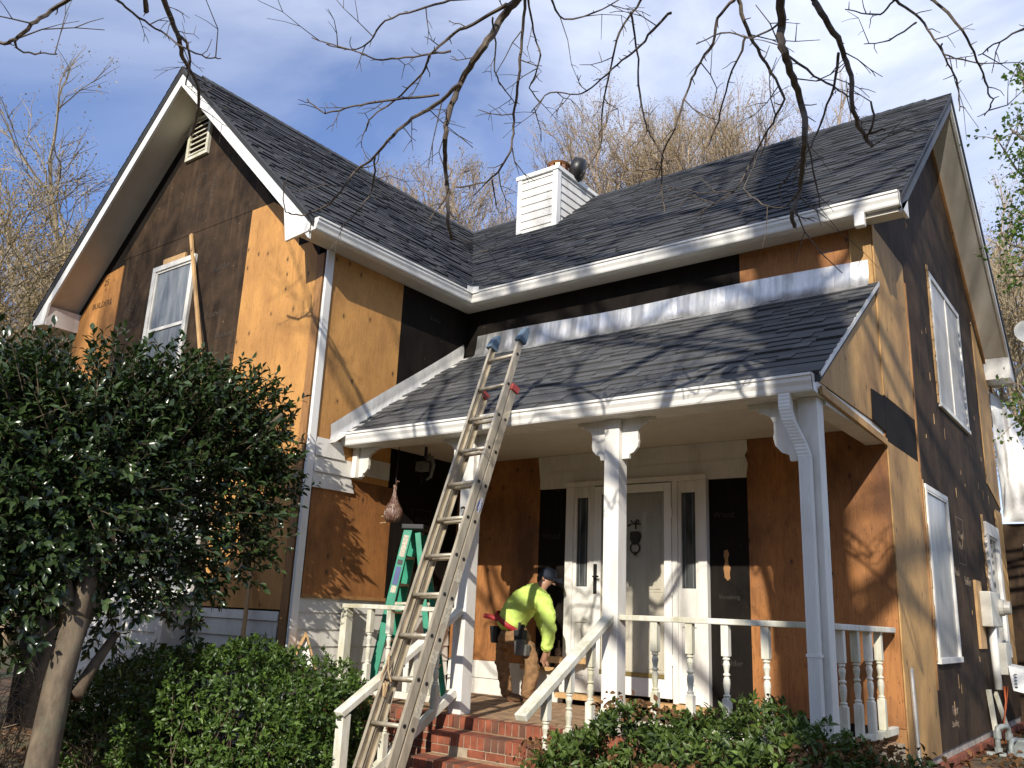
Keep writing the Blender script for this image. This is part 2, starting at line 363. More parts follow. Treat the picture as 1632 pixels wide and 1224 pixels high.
# ---- shingled roofs
def shingle_plane(mb, o, eu, ev, umin, umax, vmax, ex=.108, t0=.014):
    o, eu, ev = Vector(o), Vector(eu).normalized(), Vector(ev).normalized(); n = eu.cross(ev).normalized()
    if n.z < 0: n = -n
    P = lambda u, v, h: o+eu*u+ev*v+n*h
    rows = int(vmax/ex)+1
    for r in range(rows):
        v0 = r*ex; v1 = min(v0+ex+.03, vmax)
        if v1-v0 < .02: continue
        a0, b0, a1, b1 = umin(v0), umax(v0), umin(v1), umax(v1)
        u = min(a0, a1)-random.random()*.3
        wob = random.uniform(-.004, .004)
        while u < max(b0, b1):
            w = random.uniform(.12, .36); e = u+w
            l0, l1, r0, r1 = max(u, a0), max(u, a1), min(e, b0), min(e, b1)
            u = e
            if r0-l0 < .004 and r1-l1 < .004: continue
            r0 = max(r0, l0); r1 = max(r1, l1)
            thick = random.random() < .48
            h = t0+(random.uniform(.008,.015) if thick else random.uniform(-.002,.002)); vb = v0+wob+(random.uniform(-.004,.004) if thick else 0)
            tone = min(1, max(0, random.gauss(.50 if thick else .42, .10)))
            mb.add([P(l0,vb,h), P(r0,vb,h), P(r1,v1,.004+(.006 if thick else 0)), P(l1,v1,.004+(.006 if thick else 0)), P(l0,vb,-.004), P(r0,vb,-.004)],
                   [(0,1,2,3), (4,5,1,0)], 0, tone)
            if thick: mb.add([P(l0,vb,-.002),P(l0,vb,h),P(l1,v1,.009),P(r0,vb,-.002),P(r0,vb,h),P(r1,v1,.009)], [(0,1,2),(3,5,4)], 0, tone*.8)
XR = WD+.352; YF = YW-.483
LM = math.hypot(HY+.30, ZR-ZE); LW = math.hypot(HX+.30, ZR-ZE)
def roof_slab(poly, th, name, mat=None):
    return poly, th
# main front slope
mb = MB()
poly = [(.30,-.30,ZE),(XR,-.30,ZE),(XR,HY,ZR),(-HX,HY,ZR)]
mb.prism([Vector(p)-Vector((0,0,.012)) for p in poly], (0,0,-.085), 0, .2)
shingle_plane(mb, (.30,-.30,ZE), (1,0,0), (0,HY+.30,ZR-ZE), lambda v: -(HX+.30)*v/LM, lambda v: XR-.30+.012, LM)
hp(mb, 'roof_slope', M['shingle'])
# wing right slope, its eave runs along y
mb = MB()
poly = [(.30,YF,ZE),(.30,-.30,ZE),(-HX,HY,ZR),(-HX,YF,ZR)]
mb.prism([Vector(p)-Vector((0,0,.012)) for p in poly], (0,0,-.085), 0, .2)
shingle_plane(mb, (.30,YF,ZE), (0,1,0), (-(HX+.30),0,ZR-ZE), lambda v: -.012, lambda v: (-.30-YF)+(HY+.30)*v/LW, LW)
hp(mb, 'roof_slope', M['shingle'])
# wing left slope and the rear slopes
mb = MB(); xl = -2*HX-.30
mb.prism([(xl,YF,ZE-.012),(-HX,YF,ZR-.012),(-HX,YB+.3,ZR-.012),(xl,YB+.3,ZE-.012)], (0,0,-.085), 0, .2)
shingle_plane(mb, (xl,YF,ZE), (0,1,0), (HX+.30,0,ZR-ZE), lambda v: -.012, lambda v: YB+.3-YF, LW)
hp(mb, 'roof_slope', M['shingle'])
mb = MB()
mb.prism([(-HX,HY,ZR-.012),(XR,HY,ZR-.012),(XR,YB+.30,ZE-.012),(.3,YB+.30,ZE-.012)], (0,0,-.085), 0, .2)
mb.prism([(-HX,HY,ZR-.013),(.3,YB+.30,ZE-.013),(-HX,YB+.3,ZR-.013)], (0,0,-.08), 0, .2)
shingle_plane(mb, (.3,YB+.30,ZE), (1,0,0), (0,-(HY+.30),ZR-ZE), lambda v: -(HX+.30)*v/LM, lambda v: XR-.30, LM)
hp(mb, 'roof_slope', M['shingle'])
# ridge caps
mb = MB(); y = YF+.28
while y < HY:
    for sgn in (-1, 1):
        mb.hexa([(-HX,y,ZR+.02),(-HX+sgn*.15,y,ZR+.02-.15*KX),(-HX+sgn*.15,y+.34,ZR+.008-.15*KX),(-HX,y+.34,ZR+.008),
                 (-HX,y,ZR+.036),(-HX+sgn*.155,y,ZR+.036-.15*KX),(-HX+sgn*.155,y+.34,ZR+.02-.15*KX),(-HX,y+.34,ZR+.02)], 0, random.uniform(.2,.6))
    y += .145
hp(mb, 'ridge_cap', M['shingle'])
mb = MB(); x = XR-.30
while x > -HX-.1:
    for sgn in (-1, 1):
        mb.hexa([(x,HY,ZR+.02),(x,HY+sgn*.15,ZR+.02-.15*KY),(x-.34,HY+sgn*.15,ZR+.008-.15*KY),(x-.34,HY,ZR+.008),
                 (x,HY,ZR+.036),(x,HY+sgn*.155,ZR+.036-.15*KY),(x-.34,HY+sgn*.155,ZR+.02-.15*KY),(x-.34,HY,ZR+.02)], 0, random.uniform(.2,.6))
    x -= .145
hp(mb, 'ridge_cap', M['shingle'])
# ---- rakes
def rake(pts, off_in, drop0, drop1, mat, name):
    """board hanging under a sloped edge: pts=(low, high) points on the roof plane"""
    a, b = [Vector(p) for p in pts]; o = Vector(off_in)
    mb = MB(); mb.hexa([a+Vector((0,0,-drop1)), b+Vector((0,0,-drop1)), b+o+Vector((0,0,-drop1)), a+o+Vector((0,0,-drop1)),
                        a+Vector((0,0,-drop0)), b+Vector((0,0,-drop0)), b+o+Vector((0,0,-drop0)), a+o+Vector((0,0,-drop0))])
    return hp(mb, name, mat)
# wing gable: white fascia boards with sloped soffit behind, thin dark drip edge above
for lo in ((.24, 1), (xl+.06, -1)):
    x0 = lo[0]; zl = zwing(x0)
    rake([(x0,YF+.012,zl),(-HX,YF+.012,ZR)], (0,.03,0), .022, .27, M['white_clean'], 'rake_board')
    rake([(x0,YF-.004,zl),(-HX,YF-.004,ZR)], (0,.022,0), -.004, .034, M['drip'], 'drip_edge')
    rake([(x0,YF+.042,zl),(-HX,YF+.042,ZR)], (0,YW-YF-.042,0), .13, .15, M['soffit'], 'rake_soffit')
# right gable of the main roof
for y0 in (-.27, YB+.27):
    zl = zmain(y0)
    front = y0 < 0
    rake([(XR-.012,y0,zl),(XR-.012,HY,ZR)], (-.03,0,0), .02, .21, M['drip'] if front else M['white'], 'rake_board')
    rake([(XR+.004,y0,zl),(XR+.004,HY,ZR)], (-.02,0,0), -.004, .04, M['drip'], 'drip_edge')
    rake([(XR-.042,y0,zl),(XR-.042,HY,ZR)], (WD-XR+.042,0,0), .17, .195, M['soffit'], 'rake_soffit')
    rake([(WD+.03,y0 if not front else .4,zmain(y0 if not front else .4)),(WD+.03,HY,ZR)], (-.028,0,0), .196, .27, M['stud'], 'frieze_strip')
# eave returns: boxed ends below the rakes
def ret(poly, off, name='eave_return', mat=None): hp(MB().prism(poly, off), name, mat or M['white_clean'])
ret([(-.12,YF+.0,ZSOF-.05),(.255,YF+.0,ZSOF-.02),(.255,YF,ZE-.06),(.02,YF,zwing(.02)-.25),(-.20,YF,zwing(-.20)-.27)], (0,.028,0))
ret([(xl+.045,YF,ZSOF-.02),(xl+.36,YF,ZSOF-.05),(xl+.42,YF,zwing(xl+.42)-.27),(xl+.20,YF,zwing(xl+.20)-.26),(xl+.045,YF,ZE-.06)], (0,.028,0))
hp(MB().box(xl+.045, xl+.30, YF+.028, YW, ZSOF-.035, ZSOF-.012), 'eave_soffit', M['soffit'])
hp(MB().prism([(xl+.36,YF+.028,ZSOF-.05),(xl+.36,YW,ZSOF-.05),(xl+.36,YW,zwing(xl+.36)-.24),(xl+.36,YF+.028,zwing(xl+.36)-.24)], (.02,0,0)), 'eave_return', M['white'])
ret([(XR-.012,-.26,ZSOF-.02),(XR-.012,.0,ZSOF-.02),(XR-.012,.0,zmain(.0)-.2),(XR-.012,-.26,ZE-.1)], (-.028,0,0))
ret([(XR-.012,YB+.26,ZSOF-.02),(XR-.012,YB-.15,ZSOF-.02),(XR-.012,YB-.15,zmain(YB-.15)-.2),(XR-.012,YB+.26,ZE-.1)], (-.35,0,0))
hp(MB().box(WD+.02, XR-.3, YB-.1, YB+.26, ZSOF-.04, ZSOF-.021), 'eave_soffit', M['soffit'])
# ---- eaves: soffit, fascia, gutter with mitre at the inside corner
hp(MB().prism([(0,0,ZSOF),(.26,-.26,ZSOF),(XR-.04,-.26,ZSOF),(XR-.04,0,ZSOF)], (0,0,.015)), 'eave_soffit', M['soffit'])
hp(MB().prism([(0,0,ZSOF),(0,YF+.03,ZSOF),(.26,YF+.03,ZSOF),(.26,-.26,ZSOF)], (0,0,.015)), 'eave_soffit', M['soffit'])
hp(MB().box(.26, XR-.03, -.26, -.235, ZSOF-.018, ZE+.0), 'fascia', M['white'])
hp(MB().box(.235, .26, YF+.03, -.26, ZSOF-.018, ZE+.0), 'fascia', M['white'])
GP = [(0,.125),(0,0),(.066,0),(.074,.012),(.082,.045),(.098,.075),(.099,.102),(.112,.108),(.112,.127),(.094,.127),(.092,.077),(.076,.047),(.062,.008),(.006,.008),(.006,.125)]
def gutter(fn, name='gutter', caps=True):
    n = len(GP); mb = MB()
    mb.add([fn(o, z, 0) for o, z in GP]+[fn(o, z, 1) for o, z in GP], [(i, (i+1) % n, n+(i+1) % n, n+i) for i in range(n)])
    if caps:
        for t in (0, 1):
            q = [fn(o, z, t) for o, z in GP[:9]]
            q2 = [fn(o, z, t+(.0012 if t else -.0012)) for o, z in GP[:9]]
            mb.add(q+q2, [tuple(range(9))]+[tuple(range(9,18))])
    return hp(mb, name, M['white_clean'])
gb = 4.370
gutter(lambda o, z, t: (.26+o if t <= 0 else .26+o+(XR-.02-.26-o)*t, -.26-o, gb+z))
gutter(lambda o, z, t: (.26+o, YF+.02+(-.26-o-YF-.02)*t if t > 0 else YF+.02+t, gb+z))
hp(MB().prism([(.375,-.47,gb+.10),(.375,-.375,gb+.10),(.375,-.375,gb+.19),(.375,-.47,gb+.175)], (.004,0,0)).prism([(.375,-.371,gb+.10),(.47,-.371,gb+.10),(.47,-.371,gb+.175),(.375,-.371,gb+.19)], (0,-.004,0)), 'gutter_splash_guard', M['white_clean'])
# downspout outlet under the main gutter
hp(MB().box(4.865, 4.955, -.36, -.285, gb-.135, gb+.001), 'downspout_outlet', M['white_clean'], bevel=.012)
# ---- flashings
mb = MB(); n = 60
for i in range(n):
    x0 = .20+i*(4.88-.20)/n; x1 = x0+(4.88-.20)/n
    f = lambda x: -.034-.012*math.sin(x*9.1)*math.sin(x*3.3+1)-.008*math.sin(x*23)
    zt0 = 4.045+.012*math.sin(x0*2.1); zt1 = 4.045+.012*math.sin(x1*2.1)
    mb.add([(x0,f(x0)-.02,3.80),(x1,f(x1)-.02,3.80),(x1,f(x1),3.90),(x0,f(x0),3.90),(x1,-.018,zt1),(x0,-.018,zt0),(x0,-.12,zporch(-.12)+.02),(x1,-.12,zporch(-.12)+.02)],
           [(0,1,2,3),(3,2,4,5),(6,7,1,0)])
hp(mb, 'apron_flashing', M['flash'], smooth=True)
mb = MB(); n = 26; y0, y1 = -2.08, -.06
for i in range(n):
    ya = y0+(y1-y0)*i/n; yb = y0+(y1-y0)*(i+1)/n
    w = lambda y: .02+.007*math.sin(y*14)*math.sin(y*5)
    za, zb = zporch(min(ya,0)), zporch(min(yb,0)); h = .205
    mb.add([(.02,ya,za+.012),(.02,yb,zb+.012),(w(yb)+.006,yb,zb+.1),(w(ya)+.006,ya,za+.1),(.015,yb,zb+h+.008*math.sin(yb*3)),(.015,ya,za+h+.008*math.sin(ya*3)),(.11,ya,za+.014),(.11,yb,zb+.014)], [(0,1,2,3),(3,2,4,5),(6,7,1,0)])
hp(mb, 'step_flashing', M['flash_white'], smooth=True)
# ---- porch roof
YE = -1.885
mb = MB(); LP = math.hypot(1.885, 3.80-2.46)
mb.prism([(0,YE,2.448),(WD+.035,YE,2.448),(WD+.035,0,3.788),(0,0,3.788)], (0,0,-.05), 0, .2)
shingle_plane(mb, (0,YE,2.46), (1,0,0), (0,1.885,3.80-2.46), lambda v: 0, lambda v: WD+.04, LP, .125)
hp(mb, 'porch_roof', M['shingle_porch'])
mb = MB().bar((WD+.038,YE,2.45),(WD+.038,0,3.79),.012,.035); hp(mb, 'drip_edge', M['flash_white'])
hp(MB().box(-.28, WD-.01, -1.845, -1.62, 2.33, 2.44), 'porch_beam', M['white'])
hp(MB().box(WD-.17, WD-.012, -1.62, 0, 2.29, 2.42), 'porch_beam', M['white'])
hp(MB().box(0, WD-.17, -1.62, 0, 2.44, 2.455), 'porch_ceiling', M['soffit'])
gpb = 2.332
gutter(lambda o, z, t: (-.30+t*(WD-.01+.30), -1.846-o, gpb+z))
hp(MB().prism([(WD,-1.80,2.425),(WD,0,2.425),(WD,0,3.735),(WD,-1.80,2.46)], (-.012,0,0)), 'plywood_panel', M['ply_side'])
hp(MB().bar((WD+.01,-1.80,2.36),(WD+.01,-.02,2.30),.02,.06), 'trim_strip', M['ply_side'])
hp(MB().prism([(WD+.008,-.42,2.42),(WD+.008,-.004,2.40),(WD+.008,-.004,2.72),(WD+.008,-.40,2.70)], (-.006,0,0)), 'sheathing_panel', M['felt'])

# ---- sheathing panels, each 10-14 mm proud of the shell
def panel(axis, c, u0, u1, z0, z1, mat, th=.012, name=None, cut=None):
    """axis 'y': panel on a wall facing -y (c = its plane); axis 'x': on a wall facing +x"""
    poly = cut or [(u0,z0),(u1,z0),(u1,z1),(u0,z1)]
    if axis == 'y': mb = MB().prism([(u,c,z) for u, z in poly], (0,-th,0))
    else: mb = MB().prism([(c,u,z) for u, z in poly], (th,0,0))
    return hp(mb, name or ('plywood_panel' if 'ply' in mat or mat == 'osb' else 'sheathing_panel'), M[mat])
def siding(axis, c, u0, u1, z0, z1, step=.155, name='lap_siding', jag=0, t=.022):
    mb = MB(); z = z0
    while z < z1-.01:
        zt = min(z+step, z1); j = random.uniform(-jag, jag)
        if axis == 'y': mb.hexa([(u0,c-t,z),(u1+j,c-t,z),(u1+j,c,z),(u0,c,z),(u0,c-.007,zt+.012),(u1+j,c-.007,zt+.012),(u1+j,c,zt+.012),(u0,c,zt+.012)])
        else: mb.hexa([(c,u0,z),(c+t,u0,z),(c+t,u1+j,z),(c,u1+j,z),(c,u0,zt+.012),(c+.007,u0,zt+.012),(c+.007,u1+j,zt+.012),(c,u1+j,zt+.012)])
        z += step
    return hp(mb, name, M['siding'])
# gable front
panel('y', YW, 0,0,0,0, 'ply', cut=[(-1.46,.66),(-.155,.66),(-.155,4.36),(-.30,4.56),(-.50,4.56),(-.50,4.88),(-1.05,5.235),(-1.46,5.235)])
panel('y', YW, 0,0,0,0, 'osb', cut=[(-5.40,2.2),(-4.30,2.2),(-4.32,5.16),(-4.80,5.10),(-5.40,4.50)])
panel('y', YW, -4.296, -1.464, 2.2, 5.236, 'felt_brown', .008)
panel('y', YW, 0,0,0,0, 'felt_brown', .009, cut=[(-4.35,5.243),(-1.05,5.243),(-2.62,6.86),(-2.80,6.86)])
panel('y', YW, -5.40, -1.47, .7, 2.193, 'felt_brown', .008)
hp(MB().box(-.148,-.09,YW-.016,YW,.1,4.36), 'stud_strip', M['stud']); hp(MB().box(-.085,-.035,YW-.022,YW,.1,4.36), 'stud_strip', M['stud'])
siding('y', YW-.013, -1.56, -.16, -.6, .63, .165)
# wing side wall
panel('x', 0, -2.275, -1.185, 2.0, ZSOF-.003, 'ply')
panel('x', 0, -1.18, -.004, 2.5, ZSOF-.003, 'felt', .010)
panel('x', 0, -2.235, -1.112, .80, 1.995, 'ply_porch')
panel('x', 0, -1.108, -.02, .80, 2.43, 'felt', .010)
hp(MB().box(-.006,.032,YW-.022,YW+.066,-.5,ZSOF-.002), 'corner_board', M['white_clean'], bevel=.004)
siding('x', 0, YW+.07, -.03, ZF, .78, .16)
hp(MB().box(.0,.035,YW+.07,-1.11,.785,.82), 'siding_cap', M['stud'])
mb = MB()
for z0, z1, ye in ((1.86,2.02,-1.70),(2.02,2.18,-1.60),(2.18,2.36,-1.86)):
    mb.hexa([(.012,YW+.07,z0),(.04,YW+.07,z0),(.04,ye,z0),(.012,ye,z0),(.012,YW+.07,z1+.01),(.022,YW+.07,z1+.01),(.022,ye-.05,z1+.01),(.012,ye-.05,z1+.01)])
hp(mb, 'siding_remnant', M['siding'])
hp(MB().box(.013,.034,-1.66,-1.20,2.07,2.26), 'siding_remnant', M['siding'])
# facade, upper
panel('y', 0, .004, 3.63, 3.82, ZSOF-.003, 'felt', .010)
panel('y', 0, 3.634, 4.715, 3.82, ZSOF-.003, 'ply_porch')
hp(MB().box(4.72, WD-.003, -.014, 0, 2.46, ZSOF-.003), 'plywood_strip', M['ply_side'])
# facade, porch level
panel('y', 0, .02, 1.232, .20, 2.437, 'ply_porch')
panel('y', 0, 1.236, 1.615, .02, 2.065, 'felt', .010)
panel('y', 0, 3.255, 3.642, ZF, 2.065, 'felt', .010)
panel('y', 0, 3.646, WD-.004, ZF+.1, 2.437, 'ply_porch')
hp(MB().prism([(1.24,-.02,2.12),(1.20,-.02,2.437),(3.655,-.02,2.437),(3.66,-.02,2.33),(3.63,-.02,2.29),(3.66,-.02,2.2),(3.64,-.02,2.07),(1.25,-.02,2.07)], (0,.02,0)), 'header_board', M['siding'])
hp(MB().box(1.24,3.62,-.028,-.021,2.07,2.25), 'header_board', M['siding'])
siding('y', 0, .02, 1.20, ZF, .185, .168)
hp(MB().box(1.205,1.61,-.03,-.011,ZF,.16), 'threshold_trim', M['siding'])
hp(MB().box(1.10,1.72,-.10,-.031,.155,.195), 'threshold_trim', M['lumber'])
# right wall
panel('x', WD, .004, 1.16, 2.735, 4.385, 'ply_side')
panel('x', WD, .004, 1.16, 2.32, 2.73, 'felt', .009)
panel('x', WD, .004, 1.16, -.345, 2.315, 'ply_side')
panel('x', WD, 0,0,0,0, 'ply_side', cut=[(5.30,2.70),(YB-.01,2.45),(YB-.01,ZSOF-.12),(5.95,4.60),(5.30,5.02)])
panel('x', WD, 5.72, YB-.01, .30, 2.40, 'ply_side')
hp(MB().box(WD-.001,WD+.022,1.165,1.20,.2,4.2), 'torn_strip', M['stud'])
mb = MB()
for k in range(38):
    yy = random.uniform(1.3, 6.0); zz = random.uniform(-.2, 5.2)
    if zz > zmain(yy)-.5: continue
    mb.box(WD+.001, WD+.004, yy, yy+random.uniform(.008,.02), zz, zz+random.uniform(.03,.14))
hp(mb, 'torn_fibre', M['lumber'])
# print on the sheathing
for s, sz, x, z, rz in (('Wood Fiber', .085, -3.92, 4.20, 0), ('Wood', .13, -2.38, 5.82, R(82)), ('Sheathing', .10, -1.98, 4.02, 0), ('Builder', .12, -1.95, 4.62, 0), ('Sheathing', .09, -1.73, 3.72, 0), ('Wood Fiber', .08, -2.02, 6.1, R(82))):
    rot = ROT_FRONT @ Euler((0, 0, rz)).to_matrix()
    text_mesh('sheathing_print', s, sz, (x, YW-.0105, z), rot, M['print'], H)
def outline(c, w, h, axis, mat, off):
    mb = MB(); t = .008
    for (u0,u1,z0,z1) in ((-w/2,w/2,h/2-t,h/2),(-w/2,w/2,-h/2,-h/2+t),(-w/2,-w/2+t,-h/2+t,h/2-t),(w/2-t,w/2,-h/2+t,h/2-t)):
        if axis == 'y': mb.box(c[0]+u0,c[0]+u1,c[1]-off-.001,c[1]-off,c[2]+z0,c[2]+z1)
        else: mb.box(c[0]+off,c[0]+off+.001,c[1]+u0,c[1]+u1,c[2]+z0,c[2]+z1)
    hp(mb, 'sheathing_print', mat)
outline((-3.95, YW, 4.42), .30, .36, 'y', M['print'], .0095); text_mesh('sheathing_print', 'Wood\nFiber', .07, (-3.95, YW-.0105, 4.44), ROT_FRONT, M['print'], H)
outline((-2.72, YW, 5.86), .34, .42, 'y', M['print'], .0105); text_mesh('sheathing_print', '8', .12, (-2.72, YW-.0115, 5.86), ROT_FRONT, M['print'], H)
for s, sz, x, z in (('Builder', .075, 3.45, .36), ('Wood', .09, 1.40, 1.55), ('Fiber', .08, 1.44, .72), ('Wood', .08, 3.40, 1.72), ('Sheathing', .055, 3.44, .95)):
    text_mesh('sheathing_print', s, sz, (x, -.0115, z), ROT_FRONT, M['print_faint'], H)
outline((.014-.004, -.62, 1.62), .30, .40, 'x', M['print_faint'], .0005)
for s, sz, y, z in (('Wood', .085, -.62, 1.70), ('Fiber', .085, -.62, 1.55), ('Builder', .07, -.60, 4.12), ('Sheathing', .07, -.55, 1.30)):
    text_mesh('sheathing_print', s, sz, (.0115, y, z), ROT_SIDE, M['print_faint'], H)
outline((WD, 3.05, 1.72), .40, .52, 'x', M['print_side'], .001)
for s, sz, y, z in (('Wood\nFiber', .12, 3.05, 1.72), ('Builder', .14, 3.25, 1.28), ('Wood', .13, 2.62, 1.35), ('Fiber', .13, 1.95, -.02), ('Sheathing', .08, 1.9, -.14)):
    text_mesh('sheathing_print', s, sz, (WD+.0015, y, z), ROT_SIDE, M['print_side'], H)
for s, sz, x, z in (('25', .13, -4.72, 4.98), ('BUILDERS', .12, -4.75, 4.66)):
    text_mesh('mill_stamp', s, sz, (x, YW-.0135, z), ROT_FRONT, M['print_dark'], H)
hp(MB().prism([(3.40,-.0105,1.13),(3.43,-.0105,1.10),(3.455,-.0105,1.12),(3.45,-.0105,1.17),(3.462,-.0105,1.22),(3.44,-.0105,1.25),(3.435,-.0105,1.30),(3.45,-.0105,1.35),(3.43,-.0105,1.39),(3.40,-.0105,1.38),(3.395,-.0105,1.33),(3.408,-.0105,1.28),(3.39,-.0105,1.22)], (0,-.004,0)), 'torn_patch', M['stud'])
# dark felt patch in the plywood cut-out by the rake return
hp(MB().box(-.50,-.33,YW-.02,YW-.0,4.56,4.86), 'sheathing_panel', M['felt'])

# ---- windows
def window(axis, c, u0, u1, z0, z1, fw=.06, proud=.035, meet=None, mull=None, pane='pane', label=None, sashes=True, s=.028, mw=.035):
    def P(u, o, z): return (u, c-o, z) if axis == 'y' else (c+o, u, z)
    def bx(mb, ua, ub, oa, ob, za, zb):
        p, q = P(ua, oa, za), P(ub, ob, zb); mb.box(min(p[0],q[0]), max(p[0],q[0]), min(p[1],q[1]), max(p[1],q[1]), za, zb)
    mb = MB()
    bx(mb,u0,u0+fw,.001,proud,z0+fw,z1-fw); bx(mb,u1-fw,u1,.001,proud,z0+fw,z1-fw); bx(mb,u0,u1,.001,proud,z1-fw,z1); bx(mb,u0-.01,u1+.01,.001,proud+.012,z0,z0+fw)
    fr = hp(mb, 'window', M['white'], bevel=.004)
    if label: fr['label'] = label
    mb = MB()
    if sashes:
        bx(mb,u0+fw,u0+fw+s,.012,.026,z0+fw,z1-fw); bx(mb,u1-fw-s,u1-fw,.012,.026,z0+fw,z1-fw); bx(mb,u0+fw+s,u1-fw-s,.012,.026,z1-fw-s,z1-fw)
        if meet: bx(mb,u0+fw+s,u1-fw-s,.0125,.0275,meet-.02,meet+.02)
        if mull: bx(mb,mull-mw,mull+mw,.0125,proud-.004,z0+fw,z1-fw)
        hp(mb, 'sash', M['white'], parent=fr)
    mb = MB(); bx(mb,u0+fw-.002,u1-fw+.002,.001,.012,z0+fw-.002,z1-fw+.002); hp(mb, 'pane', M[pane], parent=fr)
    return fr
window('y', YW-.009, -3.45, -2.50, 3.28, 4.91, .07, .045, meet=4.02, label='tall sash window in the black gable wall')
hp(MB().box(-3.25,-2.75,YW-.04,YW-.01,4.92,4.99), 'trim_remnant', M['lumber'])
window('y', YW-.009, -3.3, -1.62, .72, 2.10, .08, .05, mull=-2.46, label='lower window behind the broad tree')
window('x', WD, 2.48, 4.22, 3.165, 4.80, .05, .026, mull=3.35, s=.018, mw=.016, pane='pane_side', label='wide upper window under plastic film in the side wall')
window('x', WD, 1.31, 2.36, .425, 2.13, .055, .03, s=.018, pane='pane_side', label='narrow lower window under plastic film in the side wall')
window('x', WD, 4.58, 5.58, .43, 2.11, .16, .05, pane='pane_dark', label='deep white framed window near the rear corner')
for y0, y1, z0, z1 in ((2.42,2.475,3.2,4.85),(1.255,1.305,.45,2.15),(4.52,4.575,.45,2.13)):
    mb = MB(); z = z0
    while z < z1:
        h = random.uniform(.04,.11); mb.box(WD+.001,WD+random.uniform(.014,.024),y0+random.uniform(0,.018),y1,z,z+h); z += h
    hp(mb, 'torn_trim', M['lumber'])
# gable vent
mb = MB(); x0, x1, z0, z1 = -3.10, -2.60, 6.36, 6.98
mb.box(x0,x0+.05,YW-.05,YW-.001,z0+.05,z1-.05).box(x1-.05,x1,YW-.05,YW-.001,z0+.05,z1-.05).box(x0,x1,YW-.05,YW-.001,z0,z0+.05).box(x0,x1,YW-.05,YW-.001,z1-.05,z1)
vent = hp(mb, 'gable_vent', M['white_rail'], bevel=.004)
mb = MB().box(x0+.05,x1-.05,YW-.006,YW-.001,z0+.05,z1-.05); hp(mb, 'vent_screen', M['felt'], parent=vent)
mb = MB()
for k in range(7):
    z = z0+.075+k*.077
    mb.hexa([(x0+.05,YW-.046,z),(x1-.05,YW-.046,z),(x1-.05,YW-.042,z-.006),(x0+.05,YW-.042,z-.006),(x0+.05,YW-.012,z+.05),(x1-.05,YW-.012,z+.05),(x1-.05,YW-.008,z+.044),(x0+.05,YW-.008,z+.044)])
hp(mb, 'louvre', M['white_rail'], parent=vent)
# white panelled bay at the foot of the gable wall
mb = MB().box(-3.62,-1.62,YW-.30,YW-.010,-.55,.66); bay = hp(mb, 'bay_base', M['siding'])
mb = MB(); z = -.45
while z < .6:
    mb.hexa([(-3.48,YW-.322,z),(-1.76,YW-.322,z),(-1.76,YW-.301,z),(-3.48,YW-.301,z),(-3.48,YW-.308,z+.165),(-1.76,YW-.308,z+.165),(-1.76,YW-.301,z+.165),(-3.48,YW-.301,z+.165)]); z += .165
hp(mb, 'lap_siding', M['siding'], parent=bay)
hp(MB().box(-3.62,-3.50,YW-.33,YW-.301,-.5,.655).box(-1.74,-1.62,YW-.33,YW-.301,-.5,.655).box(-3.66,-1.58,YW-.35,YW-.012,.66,.70), 'bay_trim', M['white'], parent=bay)

# ---- chimney
mb = MB(); cx0, cx1, cy0, cy1, cz1 = -.852, -.093, 2.045, 3.28, 7.50
mb.box(cx0+.02,cx1-.02,cy0+.02,cy1-.02,6.0,cz1-.02)
ch = hp(mb, 'chimney', M['siding'])
mb = MB(); z = 6.30
while z < 7.42:
    z1 = min(z+.135, 7.44)
    mb.hexa([(cx0+.08,cy0-.004,z),(cx1-.08,cy0-.004,z),(cx1-.08,cy0+.02,z),(cx0+.08,cy0+.02,z),(cx0+.08,cy0+.012,z1),(cx1-.08,cy0+.012,z1),(cx1-.08,cy0+.02,z1),(cx0+.08,cy0+.02,z1)])
    mb.hexa([(cx1-.02,cy0+.06,z),(cx1+.004,cy0+.06,z),(cx1+.004,cy1-.04,z),(cx1-.02,cy1-.04,z),(cx1-.02,cy0+.06,z1),(cx1-.012,cy0+.06,z1),(cx1-.012,cy1-.04,z1),(cx1-.02,cy1-.04,z1)])
    z += .135
hp(mb, 'lap_siding', M['white'], parent=ch)
mb = MB().box(cx0,cx0+.08,cy0-.012,cy0+.02,6.2,cz1-.06).box(cx1-.08,cx1+.012,cy0-.012,cy0+.02,6.2,cz1-.06).box(cx1-.019,cx1+.012,cy0+.021,cy0+.09,6.2,cz1-.06)
hp(mb, 'corner_trim', M['white_clean'], parent=ch)
mb = MB().box(cx0-.03,cx1+.03,cy0-.03,cy1+.03,cz1-.06,cz1+.01); hp(mb, 'cap', M['white_clean'], parent=ch, bevel=.006)
mb = MB(); cxm, cym = -.30, 2.36
copper = metal_mat('copper_flue', (.62,.30,.15), .35, .35, (.25,.13,.07), .85); M['copper'] = copper
for k in range(10):
    a0 = 2*math.pi*k/10; a1 = a0+.42
    mb.add([(cxm+.16*math.cos(a),cym+.16*math.sin(a),z) for a in (a0,a1) for z in (cz1+.01,cz1+.20)], [(0,2,3,1)])
mb.tube([(cxm,cym,cz1+.01),(cxm,cym,cz1+.05)], .17, 14).tube([(cxm,cym,cz1+.18),(cxm,cym,cz1+.21)], [.17,.19], 14)
hp(mb, 'flue', copper, parent=ch)
mb = MB().tube([(cxm,cym,cz1+.01),(cxm,cym,cz1+.19)], .11, 12); hp(mb, 'flue_core', M['black'], parent=ch)
mb = MB()
# tipped black storm cap leaning off the flue
a = Vector((cxm+.20,cym+.22,cz1+.17)); ax = Vector((.80,.42,-.30)).normalized()
mb.tube([a-ax*.09, a-ax*.06, a+ax*.05, a+ax*.11, a+ax*.14], [.14,.205,.215,.19,.08], 16)
hp(mb, 'storm_cap', M['black'], parent=ch, smooth=True)

